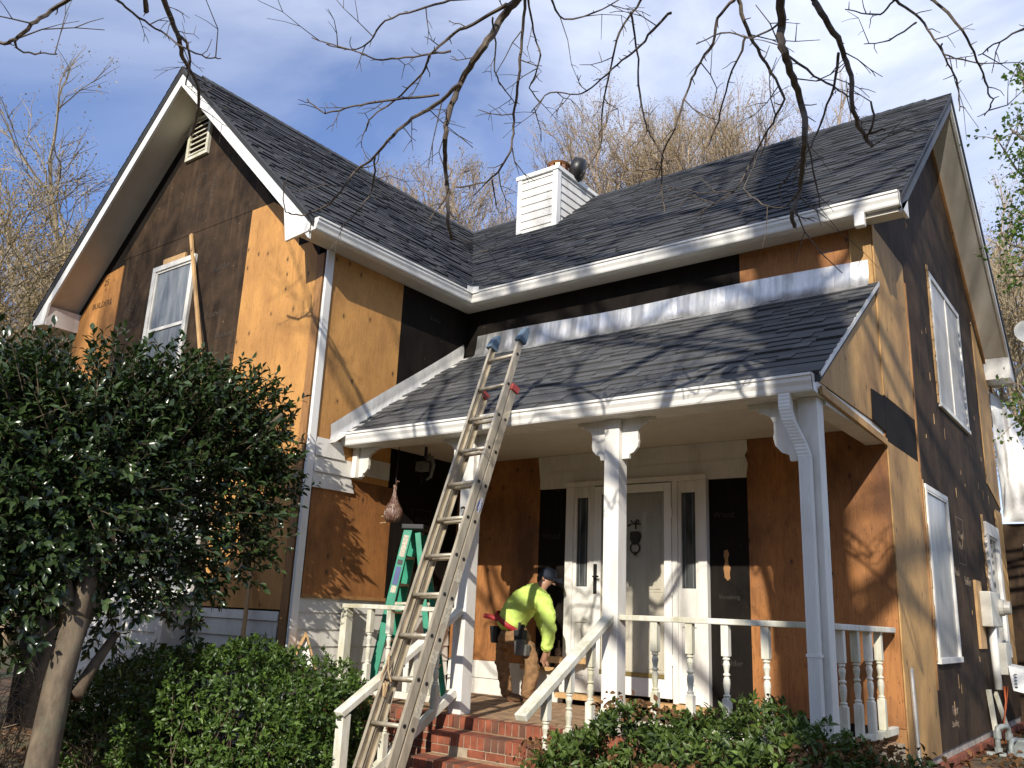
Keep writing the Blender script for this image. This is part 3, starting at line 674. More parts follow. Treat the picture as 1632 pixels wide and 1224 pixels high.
# ---- porch: floor, steps, columns, rails
mb = MB(); 
mb.box(0.03,WD-.02,-1.80,-.003,-.9,ZF-.012)
fl = hp(mb, 'porch_floor', [M['mortar']])
mb = MB(); x = .06
while x < WD-.1:
    y = -1.76; 
    while y < -.05:
        mb.box(x,x+.088,y,min(y+.185,-.01),ZF-.02,ZF+random.uniform(-.002,.002)); y += .194
    x += .096
hp(mb, 'floor_bricks', M['floor'], parent=fl)
STEPS = [(-1.85,ZF,-.245),(-2.12,-.245,-.415),(-2.40,-.415,-.60),(-2.68,-.60,-.86)]
SX0, SX1 = 1.70, 3.08
def brick_step(y, zt, zb, x0, x1, name='brick_step'):
    mb = MB(); mb.box(x0+.004,x1-.004,y+.006,y+.34,zb-.3,zt-.006)
    st = hp(mb, name, M['mortar'])
    mb = MB(); x = x0
    while x < x1-.02:
        w = min(.062, x1-x-.004); j = random.uniform(-.003,.003)
        mb.box(x,x+w,y+j,y+.20,zt-.095,zt+random.uniform(-.002,.002),1 if random.random() < .22 else 0); x += .070
    x = x0
    while x < x1-.02:      # back course of the tread
        w = min(.19, x1-x-.004); mb.box(x,x+w,y+.208,y+.335,zt-.06,zt+random.uniform(-.003,.001),2); x += .198
    z = zt-.103; r = 0
    while z > zb-.02:
        x = x0-(.1 if r % 2 else 0)
        while x < x1-.02:
            a, b = max(x, x0), min(x+.186, x1); j = random.uniform(-.003,.003)
            if b-a > .015: mb.box(a,b,y+.004+j,y+.1,z-.058,z,1 if random.random() < .2 else 0)
            x += .194
        z -= .066; r += 1
    hp(mb, 'bricks', [M['brick'], M['brick_b'], M['floor']], parent=st, bevel=.002)
for y, zt, zb in STEPS: brick_step(y, zt, zb, SX0, SX1)
brick_step(-1.845, ZF, -.9, .03, SX0-.01, 'porch_edge'); brick_step(-1.845, ZF, -.9, SX1+.01, WD-.02, 'porch_edge')
# columns with scalloped brackets
BR = [(0,0),(.30,0),(.29,.03),(.24,.032),(.232,.055),(.20,.062),(.165,.085),(.15,.12),(.15,.17),(.155,.20),(.145,.245),(.11,.285),(.07,.30),(.065,.335),(0,.335)]
def bracket(x, y, zt, sgn, parent, sc=1):
    mb = MB(); mb.prism([(x+sgn*u*sc, y, zt-z*sc) for u, z in BR], (0,.035,0)); return hp(mb, 'bracket', M['white'], parent=parent, bevel=.003)
for x0, both in ((1.555,3),(3.11,3),(4.745,1)):
    mb = MB().box(x0,x0+.14,-1.76,-1.62,ZF,2.329)
    c = hp(mb, 'porch_column', M['white'], bevel=.006)
    for k in (1, -1):
        if both == 3 or k == -1: bracket(x0+(.141 if k == 1 else -.001), -1.71, 2.329, k, c, 1 if both == 3 else 1.35)
mb = MB().box(.034,.10,-1.76,-1.65,2.02,2.329); half = hp(mb, 'bracket_post', M['white']); bracket(.101, -1.72, 2.329, 1, half, .9)
# downspout on the right column
ds = [(4.70,-1.885,2.335),(4.70,-1.885,2.23),(4.715,-1.87,2.14),(4.775,-1.82,1.97),(4.80,-1.812,1.88),(4.80,-1.812,.10),(4.80,-1.83,-.02)]
mb = MB(); w, dp = .082, .058
def rect_tube(mb, pts, w, dp, rib=.0):
    vs = []
    for i, p in enumerate(pts):
        f = 1+(rib if i % 2 else 0)
        for a, b in ((-1,-1),(1,-1),(1,1),(-1,1)): vs.append((p[0]+a*w/2*f, p[1]+b*dp/2*f, p[2]))
    k = len(pts); mb.add(vs, [(i*4+j, i*4+(j+1) % 4, i*4+4+(j+1) % 4, i*4+4+j) for i in range(k-1) for j in range(4)]+[(3,2,1,0),tuple((k-1)*4+j for j in range(4))])
def resample(pts, step):
    out = [Vector(pts[0])]
    for a, b in zip(pts, pts[1:]):
        a, b = Vector(a), Vector(b); n = max(1, int((b-a).length/step))
        out += [a.lerp(b, i/n) for i in range(1, n+1)]
    return out
rect_tube(mb, resample(ds[:5], .012), w, dp, .07)
dsp = hp(mb, 'downspout', M['white_clean'])
mb = MB()
mb.box(4.759,4.841,-1.841,-1.783,-.02,1.885)
for k in range(5): mb.box(4.766+k*.0155,4.774+k*.0155,-1.845,-1.8405,-.02,1.87)
mb.box(4.752,4.848,-1.847,-1.775,.52,.54)
hp(mb, 'downspout_pipe', M['white_clean'], parent=dsp)
# balusters
def baluster(mb, x, y, z0, z1, sq=.056):
    h = z1-z0; a = z0+h*.30; b = z1-h*.30
    mb.box(x-sq/2,x+sq/2,y-sq/2,y+sq/2,z0,a).box(x-sq/2,x+sq/2,y-sq/2,y+sq/2,b,z1)
    L = b-a
    prof = [(.030,0),(.022,.04),(.028,.08),(.017,.11),(.020,.2),(.026,.36),(.024,.46),(.016,.52),(.026,.55),(.026,.58),(.016,.61),(.020,.7),(.026,.8),(.022,.86),(.017,.90),(.028,.93),(.022,.97),(.030,1)]
    mb.lathe((x,y,0), [(r, a+L*t) for r, t in prof], 12)
def add_baluster(x, y, z0, z1, mesh=[None]):
    mb = MB(); baluster(mb, x, y, z0, z1); return hp(mb, 'baluster', M['white_rail'], bevel=.002)
RZ = .745
def rail_bar(a, b, w=.085, h=.042, name='handrail'): return hp(MB().bar(a, b, w, h), name, M['white_rail'], bevel=.006)
rail_bar((3.25,-1.69,RZ-.02),(4.745,-1.69,RZ-.02)); rail_bar((3.25,-1.69,-.06),(4.745,-1.69,-.06), .05, .06, 'bottom_rail')
for x in (3.545,3.835,4.12,4.42): add_baluster(x, -1.69, -.03, RZ-.042)
rail_bar((.05,-1.69,RZ-.02),(1.555,-1.69,RZ-.02)); rail_bar((.05,-1.69,-.06),(1.555,-1.69,-.06), .05, .06, 'bottom_rail')
for x in (.43,.70,.97,1.25): add_baluster(x, -1.69, -.03, RZ-.042)
hp(MB().box(.045,.13,-1.735,-1.645,ZF,RZ-.042), 'newel_post', M['white_rail'], bevel=.004)
rail_bar((4.845,-1.62,RZ-.02),(4.86,-.06,RZ-.03)); 
for y in (-1.40,-1.05,-.72,-.42): add_baluster(4.85, y, -.03, RZ-.045)
rail_bar((4.85,-1.62,-.06),(4.85,-.06,-.06), .05, .06, 'bottom_rail')
# stair rails: slope 0.59
SL = .59
for x in (1.62, 3.175):
    ye = -3.10 if x < 2 else -2.90
    rail_bar((x,-1.73,.735),(x,ye,.735+SL*(ye+1.73)), .095, .05)
    rail_bar((x,-1.77,.03),(x,ye+.05,.03+SL*(ye+1.82)), .06, .075, 'bottom_rail')
    for y in (-2.02,-2.31,-2.60): add_baluster(x, y, .06+SL*(y+1.77), .712+SL*(y+1.73))
    yn = ye+.055
    if x < 2: hp(MB().box(x-.04,x+.04,yn-.04,yn+.04,ground_h(x,yn)-.05,.705+SL*(yn+1.73)), 'newel_post', M['white_rail'], bevel=.004)
# house number on the left porch column
text_mesh('house_number', '2', .15, (1.607, -1.7635, 1.60), ROT_FRONT, simple('bronze_number', (.10,.065,.035), .4, .6), H, .004)

# ---- front door set
fd = hp(MB().box(1.625,1.72,-.075,-.001,-.04,2.065).box(3.16,3.25,-.075,-.001,-.04,2.065).box(1.625,3.25,-.076,-.001,2.066,2.12)
        .box(1.93,1.985,-.075,-.001,-.04,2.065).box(2.885,2.94,-.075,-.001,-.04,2.065), 'front_door', M['white'], bevel=.004)
for xa, xb in ((1.72,1.93),(2.94,3.16)):
    xm0, xm1 = (xa+.035, xb-.035)
    hp(MB().box(xa,xm0,-.055,-.001,-.03,2.065).box(xm1,xb,-.055,-.001,-.03,2.065).box(xm0,xm1,-.055,-.001,1.95,2.065).box(xm0,xm1,-.055,-.001,.66,1.02).box(xm0,xm1,-.055,-.001,-.03,.10)
       .box(xm0,xm1,-.04,-.001,.10,.66).box(xm0+.03,xm1-.03,-.05,-.0405,.14,.62), 'sidelight', M['white'], parent=fd, bevel=.003)
    hp(MB().box(xm0,xm1,-.035,-.03,1.02,1.95), 'sidelight_glass', M['pane_dark'], parent=fd)
    hp(MB().tube([(xm0+.035,-.037,1.03),(xm0+.035,-.037,1.94)],.004,6).tube([(xm1-.035,-.037,1.03),(xm1-.035,-.037,1.94)],.004,6), 'leading', M['pane'], parent=fd)
mb = MB().box(1.99,2.88,-.03,-.005,0,2.05)
pan = M['white']
for x0_, x1_ in ((2.12,2.39),(2.50,2.77)):
    for z0_, z1_ in ((.22,.80),(.98,1.58),(1.70,1.92)):
        mb.box(x0_,x1_,-.034,-.0305,z0_,z1_); mb.box(x0_+.03,x1_-.03,-.042,-.0345,z0_+.03,z1_-.03)
hp(mb, 'door_leaf', pan, parent=fd, bevel=.003)
mb = MB().box(1.99,2.075,-.085,-.06,0,2.055).box(2.80,2.88,-.085,-.06,0,2.055).box(2.075,2.80,-.085,-.06,1.97,2.055).box(2.075,2.80,-.085,-.06,0,.17)
hp(mb, 'storm_door', M['white_clean'], parent=fd, bevel=.004)
hp(MB().box(2.075,2.80,-.086,-.0595,.175,.215), 'kick_strip', simple('brass_strip', (.33,.25,.10), .4, .6), parent=fd)
hp(MB().box(2.077,2.798,-.073,-.070,.216,1.969), 'storm_glass', M['glass'], parent=fd)
hp(MB().box(1.995,2.035,-.094,-.0855,.95,1.25).tube([(2.015,-.095,1.12),(2.015,-.13,1.12),(2.08,-.135,1.12)],.010,8), 'handle', M['black'], parent=fd)
for z in (.35,1.0,1.75): hp(MB().tube([(2.885,-.088,z-.05),(2.885,-.088,z+.05)],.010,8), 'hinge', M['white_clean'], parent=fd)
mb = MB(); kx, kz = 2.465, 1.51
mb.prism([(kx+u*.062,-.044,kz+v*.062) for u, v in ((-.9,.9),(-.6,1.1),(.6,1.1),(.95,.8),(1.0,.2),(.75,-.5),(.3,-1.0),(-.1,-1.1),(-.6,-.8),(-.95,-.2))], (0,-.022,0))
mb.tube([(kx+.052*math.cos(a),-.060,kz-.10+.055*math.sin(a)) for a in [2*math.pi*i/16 for i in range(17)]], .009, 8, cap=False)
mb.lathe((kx,-.060,kz-.155), [(.004,-.022),(.022,0),(.012,.018)], 8)
hp(mb, 'knocker', M['black'], parent=fd, bevel=.003)
mb = MB(); kz = 1.655
mb.tube([(kx,-.046,kz-.055),(kx,-.05,kz+.02),(kx+.02,-.05,kz+.04)], [.008,.010,.005], 6).tube([(kx-.09,-.046,kz-.02),(kx-.05,-.05,kz+.0),(kx,-.05,kz),(kx+.06,-.046,kz-.005)], [.010,.006,.010,.004], 6).tube([(kx-.055,-.048,kz+.035),(kx-.03,-.05,kz+.01)], [.010,.004], 6).tube([(kx+.01,-.05,kz+.045),(kx+.035,-.05,kz+.03),(kx+.03,-.05,kz)], .006, 6)
hp(mb, 'door_ornament', M['black'], parent=fd)
hp(MB().box(1.6,3.27,-.16,-.001,-.09,-.041), 'threshold', M['lumber'], parent=fd)
# rear addition, glimpsed past the corner
ra = hp(MB().box(3.2,6.2,YB+.45,YB+4,-.9,2.30), 'rear_addition', M['felt_brown'])
hp(MB().box(5.12,5.2,YB+.40,YB+.449,.55,2.0).box(5.72,5.8,YB+.40,YB+.449,.55,2.0).box(5.2,5.72,YB+.40,YB+.449,1.92,2.0).box(5.2,5.72,YB+.40,YB+.449,.55,.63), 'window_frame', M['white'], parent=ra)
hp(MB().box(5.2,5.72,YB+.43,YB+.448,.63,1.92), 'pane', M['pane_dark'], parent=ra)

# ================================================================== things on and around the house
def ray(px, py):
    v = CF+CR*(px-816)/FPX+CU*(612-py)/FPX
    return v/np.linalg.norm(v)
def seen(px, py, dist): return Vector(np.array([CX,CY,CZ])+ray(px,py)*dist)      # a real-world spot measured off the photograph
# ---- extension ladder
A = Vector((CX,CY,CZ))+1.15*(Vector((2.552,-2.603,2.68))-Vector((CX,CY,CZ)))
Dn = Vector((.01,-.359,-.933)).normalized(); Wx = Vector((.277,-.018,.009)).normalized(); SP = .288*1.15; LWID = .277*1.15
Nn = Wx.cross(Dn).normalized()
if Nn.y > 0: Nn = -Nn                     # towards the climber
def LP_(k, w, n=0): return A+Dn*(SP*k)+Wx*(w*LWID)+Nn*n
bot = LP_(14, .5); tb = (-.93-A.z)/(Dn.z*SP)
LAD = thing('extension_ladder', 'long aluminium extension ladder leaning on the porch gutter with blue padded tips', 'ladder', tuple(LP_(tb, .5)))
alu = metal_mat('ladder_aluminium', (.58,.51,.39), .45, .42, (.22,.155,.085), .5); M['alu'] = alu
blue = simple('blue_rubber', (.10,.15,.20), .7, 0, .3, 14, .3); rope = simple('rope', (.36,.25,.14), .9, 0, .3, 40, .4)
redp = simple('red_plastic', (.30,.05,.045), .5)
def channel(k0, k1, w, sgn, n0, dp, th=.024):
    """C-shaped rail: web on the outside, two flanges pointing in"""
    mb = MB(); a, b = LP_(k0, w, n0), LP_(k1, w, n0)
    def slab(da, db, na, nb):
        P = []
        for q in (a, b):
            for i, j in ((da,na),(db,na),(db,nb),(da,nb)): P.append(q+Wx*i+Nn*j)
        mb.add(P, [(0,1,2,3),(7,6,5,4),(0,4,5,1),(1,5,6,2),(2,6,7,3),(3,7,4,0)])
    slab(0, sgn*.004, -dp/2, dp/2); slab(-sgn*th, 0, dp/2-.004, dp/2); slab(-sgn*th, 0, -dp/2, -dp/2+.004)
    return mb
kb = tb
for w, sg in ((-.06, -1), (1.06, 1)):
    def rivets(mb, k0, ww, n_):
        for k in range(k0, 14):
            if k < kb-.3: mb.tube([LP_(k, ww, n_)-Wx*.004*sg, LP_(k, ww, n_)+Wx*.003*sg], [.016,.016], 8, 1)
        return mb
    rivets(channel(-.55, kb-.9, w, sg, .055, .066), 0, w+sg*.014, .055).build('fly_rail', [alu, M['black']], LAD)
    rivets(channel(1.0, kb, w+sg*.012, sg, -.03, .070), 2, w+sg*.026, -.03).build('base_rail', [alu, M['black']], LAD)
    P = LP_(1.0, w+sg*.012, -.03); MB().bar(P-Dn*.03, P+Dn*.03, .045, .09, Nn).build('rail_cap', redp, LAD)
    P = LP_(-.55, w, .062); q = P-Dn*.10
    MB().add([P+Wx*i*.034+Nn*j*.052+Dn*.05 for i, j in ((-1,-1),(1,-1),(1,1),(-1,1))]+[q+Wx*i*.034+Nn*j*.05 for i, j in ((-1,-1),(1,-1),(1,.2),(-1,.2))]+[q-Dn*.045+Wx*i*.03+Nn*-.03 for i in (-1,1)],
             [(0,1,2,3),(0,4,5,1),(1,5,6,2),(2,6,7,3),(3,7,4,0),(4,8,9,5),(5,9,6),(7,8,4),(6,9,8,7)]).build('tip_pad', blue, LAD, bevel=.006)
    P = LP_(kb, w+sg*.012, -.03); MB().bar(P-Dn*.12, P, .05, .11, Nn).build('foot', M['black'], LAD, bevel=.005)
for k in range(0, 13):
    MB().tube([LP_(k, -.05, .055), LP_(k, 1.05, .055)], .0165, 10).build('rung', alu, LAD, smooth=True)
    if k >= 2: MB().tube([LP_(k-.05, -.06, -.03), LP_(k-.05, 1.06, -.03)], .0165, 10).build('base_rung', alu, LAD, smooth=True)
# stickers on the right rail
def rail_sticker(k0, k1, mat, n_=-.03, h=.06, w=None, name='rail_label', shape='rect'):
    w = 1.06+.012; a, b = LP_(k0, w, n_), LP_(k1, w, n_); mb = MB(); c = (a+b)/2; L = (b-a).length/2
    if shape == 'rect': P = [(-1,-1),(1,-1),(1,1),(-1,1)]
    else: P = [(math.cos(t)*1.0, math.sin(t)*1.0) for t in [2*math.pi*i/20 for i in range(20)]]
    mb.prism([c+Dn*L*i+Nn*h/2*j+Wx*.0045 for i, j in P], Wx*.0015)
    return mb.build(name, mat, LAD)
lab = simple('aged_label', (.42,.38,.30), .7, 0, .4, 60); bl2 = simple('blue_badge', (.05,.07,.20), .5)
rail_sticker(4.35, 4.75, bl2, shape='oval', h=.055, name='badge')
for k0, k1 in ((6.3,6.6),(7.1,7.65),(8.25,8.55),(9.2,9.75)): rail_sticker(k0, k1, lab)
rot_l = Matrix((( -Dn.x, -Nn.x, Wx.x), (-Dn.y, -Nn.y, Wx.y), (-Dn.z, -Nn.z, Wx.z)))
text_mesh('badge_lettering', 'WERNER', .036, LP_(4.55, 1.072, -.03)+Wx*.0075, rot_l, simple('badge_white', (.75,.75,.72), .5), LAD, .0008)
mb = MB(); p = LP_(9.02, .1, .06)
mb.tube([p+Vector((-.02,0,.18)), p+Vector((-.03,-.02,.08)), p+Vector((-.06,-.03,.0)), p+Vector((-.02,-.03,-.06))], .007, 6)
mb.tube([p+Vector((-.02,0,.17)), p+Vector((0,-.02,.06)), p+Vector((.04,-.03,.0)), p+Vector((.05,-.03,-.02))], .007, 6)
mb.tube([p+Vector((-.05,.0,-.02)), p+Vector((.0,-.02,-.04)), p+Vector((.0,-.03,-.13)), p+Vector((-.02,-.03,-.12)), p+Vector((-.02,-.03,-.03))], .010, 6)
mb.build('rope', rope, LAD, smooth=True)
# ---- green stepladder on the porch
STP = thing('stepladder', 'green fibreglass stepladder standing open on the porch behind the railing', 'stepladder', (.50,-1.22,ZF))
STP.rotation_euler = (0, 0, R(-62)); ORG[STP.name] = Vector((0,0,0))
grn = simple('green_fibreglass', (.012,.215,.125), .45, 0, .2, 8)
top = 1.66
for q in (-1, 1):
    MB().bar((q*.25,-.30,0),(q*.15,-.03,top),.030,.09,(0,1,.2)).build('rail', grn, STP, bevel=.004)
    MB().bar((q*.23,.36,0),(q*.14,.07,top-.03),.028,.06,(0,1,.2)).build('rear_rail', grn, STP, bevel=.004)
    MB().box(q*.25-.03,q*.25+.03,-.36,-.25,0,.05).build('foot', M['black'], STP)
    for a_, b_, mt in ((.06,.28,lab),(.31,.36,M['black']),(.38,.56,bl2),(.57,.64,lab)):
        p0 = Vector((q*.15,-.03,top)).lerp(Vector((q*.25,-.30,0)), a_/1.66); p1 = Vector((q*.15,-.03,top)).lerp(Vector((q*.25,-.30,0)), b_/1.66)
        if q > 0: MB().bar(p0+Vector((.016,0,0)), p1+Vector((.016,0,0)), .003, .055, (0,1,.2)).build('rail_label', mt, STP)
for k in range(1, 6):
    t = k/6; z = top*t; hw = .25-.10*t-.015; y = -.30+.27*t
    MB().box(-hw,hw,y-.04,y+.045,z-.012,z+.012).box(-hw,hw,y-.046,y-.040,z-.03,z+.012).build('step', M['alu'], STP)
    if k < 5: MB().tube([(-hw,.36-.29*t,z+.05),(hw,.36-.29*t,z+.05)],.012,6).build('brace', M['alu'], STP)
for q in (-1, 1): MB().bar((q*.20,-.16,top*.55),(q*.19,.20,top*.55+.02),.004,.022,(0,0,1)).build('spreader', M['alu'], STP)
MB().box(-.19,.19,-.10,.14,top,top+.055).build('top_cap', simple('black_plastic', (.012,.013,.014), .5), STP, bevel=.012)
# ---- light fixture and hanging ornament under the porch ceiling
LF = thing('porch_light', 'weathered grey light box with loose bracket hung under the porch ceiling', 'porch light', (.42,-1.05,2.44))
grey = simple('grey_metal_box', (.17,.18,.17), .55, .2, .25, 14)
MB().tube([(.42,-1.05,2.44),(.42,-1.05,2.33)], .018, 8).build('stem', M['black'], LF)
MB().box(.34,.46,-1.12,-1.02,2.17,2.27).build('box', grey, LF, bevel=.006)
MB().tube([(.46,-1.07,2.29),(.54,-1.08,2.31),(.57,-1.08,2.22),(.54,-1.08,2.10),(.48,-1.08,2.07)], [.016,.022,.02,.016,.010], 8).tube([(.42,-1.05,2.32),(.48,-1.05,2.36),(.50,-1.07,2.28)], .014, 6).build('bracket_arm', grey, LF, smooth=True)
MB().tube([(.40,-1.07,2.17),(.40,-1.07,2.02)], .003, 5).build('wire', M['black'], LF)
ox, oy, oz = .36, -1.42, 1.60
HO = thing('hanging_basket', 'dried plant basket twisted in clear plastic hanging above the green stepladder', 'hanging basket', (ox,oy,2.44))
MB().tube([(ox+.02,oy,2.44),(ox,oy,oz+.40)], .0035, 5).build('hanger', M['black'], HO)
pl_, t2, b2 = new_mat('plastic_wrap'); n_ = noise(t2, coords(t2, (3,3,1)), 11, 5, .7, 1)
t2.links.new(ramp(t2, n_, [(.36, (.06,.022,.018)), (.52, (.15,.08,.055)), (.70, (.46,.38,.32))]), b2.inputs['Base Color']); b2.inputs['Roughness'].default_value = .25; bump(t2, b2, n_, .8, .02)
MB().lathe((ox,oy,oz), [(.004,-.02),(.065,-.015),(.095,.02),(.103,.07),(.092,.12),(.065,.17),(.038,.22),(.022,.28),(.018,.33),(.026,.36),(.022,.375),(.004,.38)], 18).build('wrap', pl_, HO, smooth=True)
MB().tube([(ox+.02,oy-.01,oz+.37),(ox+.045,oy-.02,oz+.41),(ox+.075,oy-.02,oz+.40)], [.012,.009,.006], 6).build('knot', pl_, HO, smooth=True)
MB().tube([(ox-.17,oy,oz+.05),(ox-.09,oy,oz+.045)], .007, 5).tube([(ox-.18,oy,oz-.02),(ox-.09,oy,oz-.015)], .006, 5).build('stub', rope, HO)
# ---- boards
LB = MB().bar((-2.70,YW-.03,5.22),(-1.66,YW-.22,3.05),.048,.024,(0,1,0)).build('leaning_board', M['lumber']); origin_to(LB, (-1.66,YW-.22,3.05))
LB['label'] = 'long narrow board leaning across the gable wall beside the tall window'; LB['category'] = 'board'
LB2 = MB().bar((-.62,YW-.05,1.05),(-.28,YW-.32,-.75),.05,.02,(0,1,0)).build('leaning_stick', M['lumber']); origin_to(LB2, (-.28,YW-.32,-.75))
tag(LB2, 'thin weathered stick leaning against orange plywood near the wing corner', 'stick')
# ---- little A-frame bird house by the wing corner
bx_, by_ = .135, -2.24
BH = thing('bird_house', 'small A-frame bird house with white front and bare wood roof behind the left hedge', 'bird house', (bx_,by_,ground_h(bx_,by_)))
BH.rotation_euler = (0, 0, R(54)); ORG[BH.name] = Vector((0, 0, ground_h(bx_,by_)))
MB().box(-.02,.02,-.02,.02,-.9,.15).build('post', M['lumber'], BH)
MB().prism([(-.10,-.07,.15),(.10,-.07,.15),(0,-.07,.42)],(0,.14,0)).build('body', M['white_clean'], BH)
for s in (-1,1): MB().bar((s*.125,-.005,.13),(-s*.002,-.005,.46),.20,.016,(s,0,.4)).build('roof_board', M['lumber'], BH)
# ---- side of the house: meter, conduit, gas meter, bin, junk
EM = thing('electric_meter', 'pale grey electric meter box with round glass gauge on the side wall', 'electric meter', (WD,4.05,.78))
pg = simple('pale_grey_enamel', (.56,.54,.47), .5, 0, .15, 6)
MB().box(WD+.001,WD+.03,3.56,3.92,.55,1.32).build('mounting_board', M['lumber'], EM)
MB().box(WD+.03,WD+.15,3.70,4.42,.80,1.20).build('box', pg, EM, bevel=.012)
MB().tube([(WD+.15,4.26,1.03),(WD+.20,4.26,1.03)],.10,16).tube([(WD+.20,4.26,1.03),(WD+.27,4.26,1.03)],[.085,.075],16).build('gauge', M['pane_side'], EM, smooth=False, bevel=.006)
MB().tube([(WD+.09,3.98,.80),(WD+.09,4.0,.10)],.045,12).build('conduit', M['white_clean'], EM, smooth=True)
MB().box(WD+.03,WD+.16,4.38,4.72,.25,.62).build('junction_box', pg, EM, bevel=.01)
TB = thing('loose_box', 'white slotted service box hanging tilted beside the electric conduit', 'service box', (WD+.2,4.45,.1))
lbx = MB().hexa([(WD+.20,4.30,.08),(WD+.42,4.40,.03),(WD+.46,4.58,.06),(WD+.22,4.52,.1),(WD+.16,4.36,.36),(WD+.40,4.46,.30),(WD+.44,4.64,.33),(WD+.18,4.58,.38)]).build('shell', M['white_clean'], TB, bevel=.008)
mb = MB()
for k in range(5):
    for q in (0, 1):
        p = Vector((WD+.22+q*.15,4.315+.05*q+k*.004,.12+k*.035-q*.02)); mb.box(p.x,p.x+.03,p.y-.012,p.y-.004,p.z,p.z+.012)
mb.build('vent_slots', M['black'], TB)
CB = thing('loose_cables', 'orange and black cables dangling down the side wall by the conduit', 'cables', (WD+.08,4.1,-.6))
orange = simple('orange_cable', (.45,.10,.03), .5)
for k, mt in ((0,orange),(1,orange),(2,M['black']),(3,orange)):
    MB().tube([(WD+.10+k*.01,4.32+k*.03,.12),(WD+.12,4.22+k*.02,-.05),(WD+.09+.01*k,4.10-k*.05,-.25),(WD+.10,4.12+k*.04,-.6)], .008, 6).build('cable', mt, CB, smooth=True)
SB = MB().bar((WD+.06,3.98,.06),(WD+.16,4.35,-.66),.09,.03,(1,0,0)).bar((WD+.03,3.72,.10),(WD+.06,3.80,-.45),.05,.05,(1,0,0)).build('trim_offcuts', M['white_rail']); origin_to(SB, (WD+.1,4.2,-.6))
tag(SB, 'white trim boards propped upright against the side wall under the meter', 'trim boards')
GMX, GMY = WD+.24, 3.05
GM = thing('gas_meter', 'grey gas meter with looping pipes standing at the foot of the side wall', 'gas meter', (GMX,GMY,-.62))
gp = simple('grey_pipe_paint', (.23,.25,.24), .5, 0, .25, 12, .2)
r_ = .028
MB().tube([(GMX-.05,GMY-.10,-.62),(GMX-.05,GMY-.10,-.28),(GMX-.04,GMY-.09,-.235),(GMX-.01,GMY-.05,-.22),(GMX+.0,GMY+.18,-.23),(GMX+.01,GMY+.22,-.25),(GMX+.01,GMY+.24,-.29),(GMX+.01,GMY+.24,-.52)], r_, 10).build('riser_pipe', gp, GM, smooth=True)
MB().tube([(GMX+.05,GMY+.02,-.62),(GMX+.05,GMY+.02,-.42),(GMX+.055,GMY+.05,-.37),(GMX+.06,GMY+.12,-.36),(GMX+.06,GMY+.36,-.37)], r_*.9, 10).build('branch_pipe', gp, GM, smooth=True)
mb = MB()
for p in ((-.05,-.10,-.30),(-.05,-.10,-.46),(.01,.24,-.34),(.01,.24,-.47),(.05,.02,-.50)): mb.tube([(GMX+p[0],GMY+p[1],p[2]-.035),(GMX+p[0],GMY+p[1],p[2]+.035)], .040, 8)
mb.tube([(GMX-.16,GMY-.10,-.50),(GMX+.02,GMY-.10,-.50)], .030, 8)
mb.build('fittings', gp, GM)
MB().lathe((GMX+.12,GMY+.16,-.56), [(.02,-.07),(.16,-.065),(.17,-.02),(.16,.0),(.06,.04),(.05,.07),(.02,.075)], 18).build('regulator', gp, GM, smooth=True)
MB().box(GMX-.02,GMX+.16,GMY+.26,GMY+.46,-.58,-.36).build('meter_body', gp, GM, bevel=.02)
bnx, bny = WD+.62, 4.75
BN = thing('ribbed_bin', 'white ribbed plastic barrel standing beside the side wall at the photo edge', 'barrel', (bnx,bny,ground_h(bnx,bny)))
pr = []; zb_ = -.62
for k in range(9):
    z = k*.085; rr = .255+.012*k/9; pr += [(rr+.004,z),(rr+.004,z+.068),(rr-.008,z+.072),(rr-.008,z+.083)]
mb = MB().lathe((bnx,bny,zb_), pr, 36); mb.build('body', pg, BN)
MB().lathe((bnx,bny,zb_+.765), [(.29,0),(.295,.02),(.26,.05),(.10,.075),(.01,.08)], 32).build('lid', pg, BN, smooth=True)
# metal stake against the corner
ST = MB().tube([(WD+.05,.16,-.9),(WD+.035,.13,.42)], .018, 8).build('corner_pipe', M['flash']); origin_to(ST, (WD+.05,.16,-.9))
tag(ST, 'thin bare metal pipe standing against the plywood corner by the right hedge', 'pipe')
# ---- white sheet over the rear lean-to
ns = 18; V_ = []; F_ = []
edge = [(4.90,4.33),(5.02,4.22),(5.10,3.98),(5.17,3.70),(5.26,3.38),(5.42,2.95),(5.70,2.55),(6.10,2.28)]
def epos(t):
    f = t*(len(edge)-1); i = min(int(f), len(edge)-2); u = f-i; return (edge[i][0]*(1-u)+edge[i+1][0]*u, edge[i][1]*(1-u)+edge[i+1][1]*u)
for i in range(ns+1):
    ex_, ez_ = epos(i/ns)
    for j in range(ns+1):
        u = j/ns
        V_.append((4.90+(ex_-4.90)*u, YB+.42+.05*math.sin(i*.9+j*.7)*math.sin(j*.5)-.10*math.sin(u*3.1), 2.33+(ez_-2.33)*(1-.0)*(1 if True else 0)-(ez_-2.33)*0 if u > .999 else 2.33+(ez_-2.33)*(.12+.88*u)))
for i in range(ns):
    for j in range(ns): F_.append((i*(ns+1)+j, i*(ns+1)+j+1, (i+1)*(ns+1)+j+1, (i+1)*(ns+1)+j))
k0 = len(V_)
for i in range(ns+1):                        # the slope falling away behind
    ex_, ez_ = epos(i/ns); V_.append((ex_, YB+.42, ez_)); V_.append((ex_+.02*math.sin(i*2), YB+3.2, ez_))
F_ += [(k0+2*i, k0+2*i+1, k0+2*i+3, k0+2*i+2) for i in range(ns)]
wrap = simple('white_house_wrap', (.80,.79,.76), .4, 0, .06, 3, .3)
TP = MB().add(V_, F_).build('white_sheet', wrap, smooth=True); origin_to(TP, (5.0,YB+.5,2.33))
tag(TP, 'billowing white plastic sheet over the rear lean-to behind the side wall', 'plastic sheet')
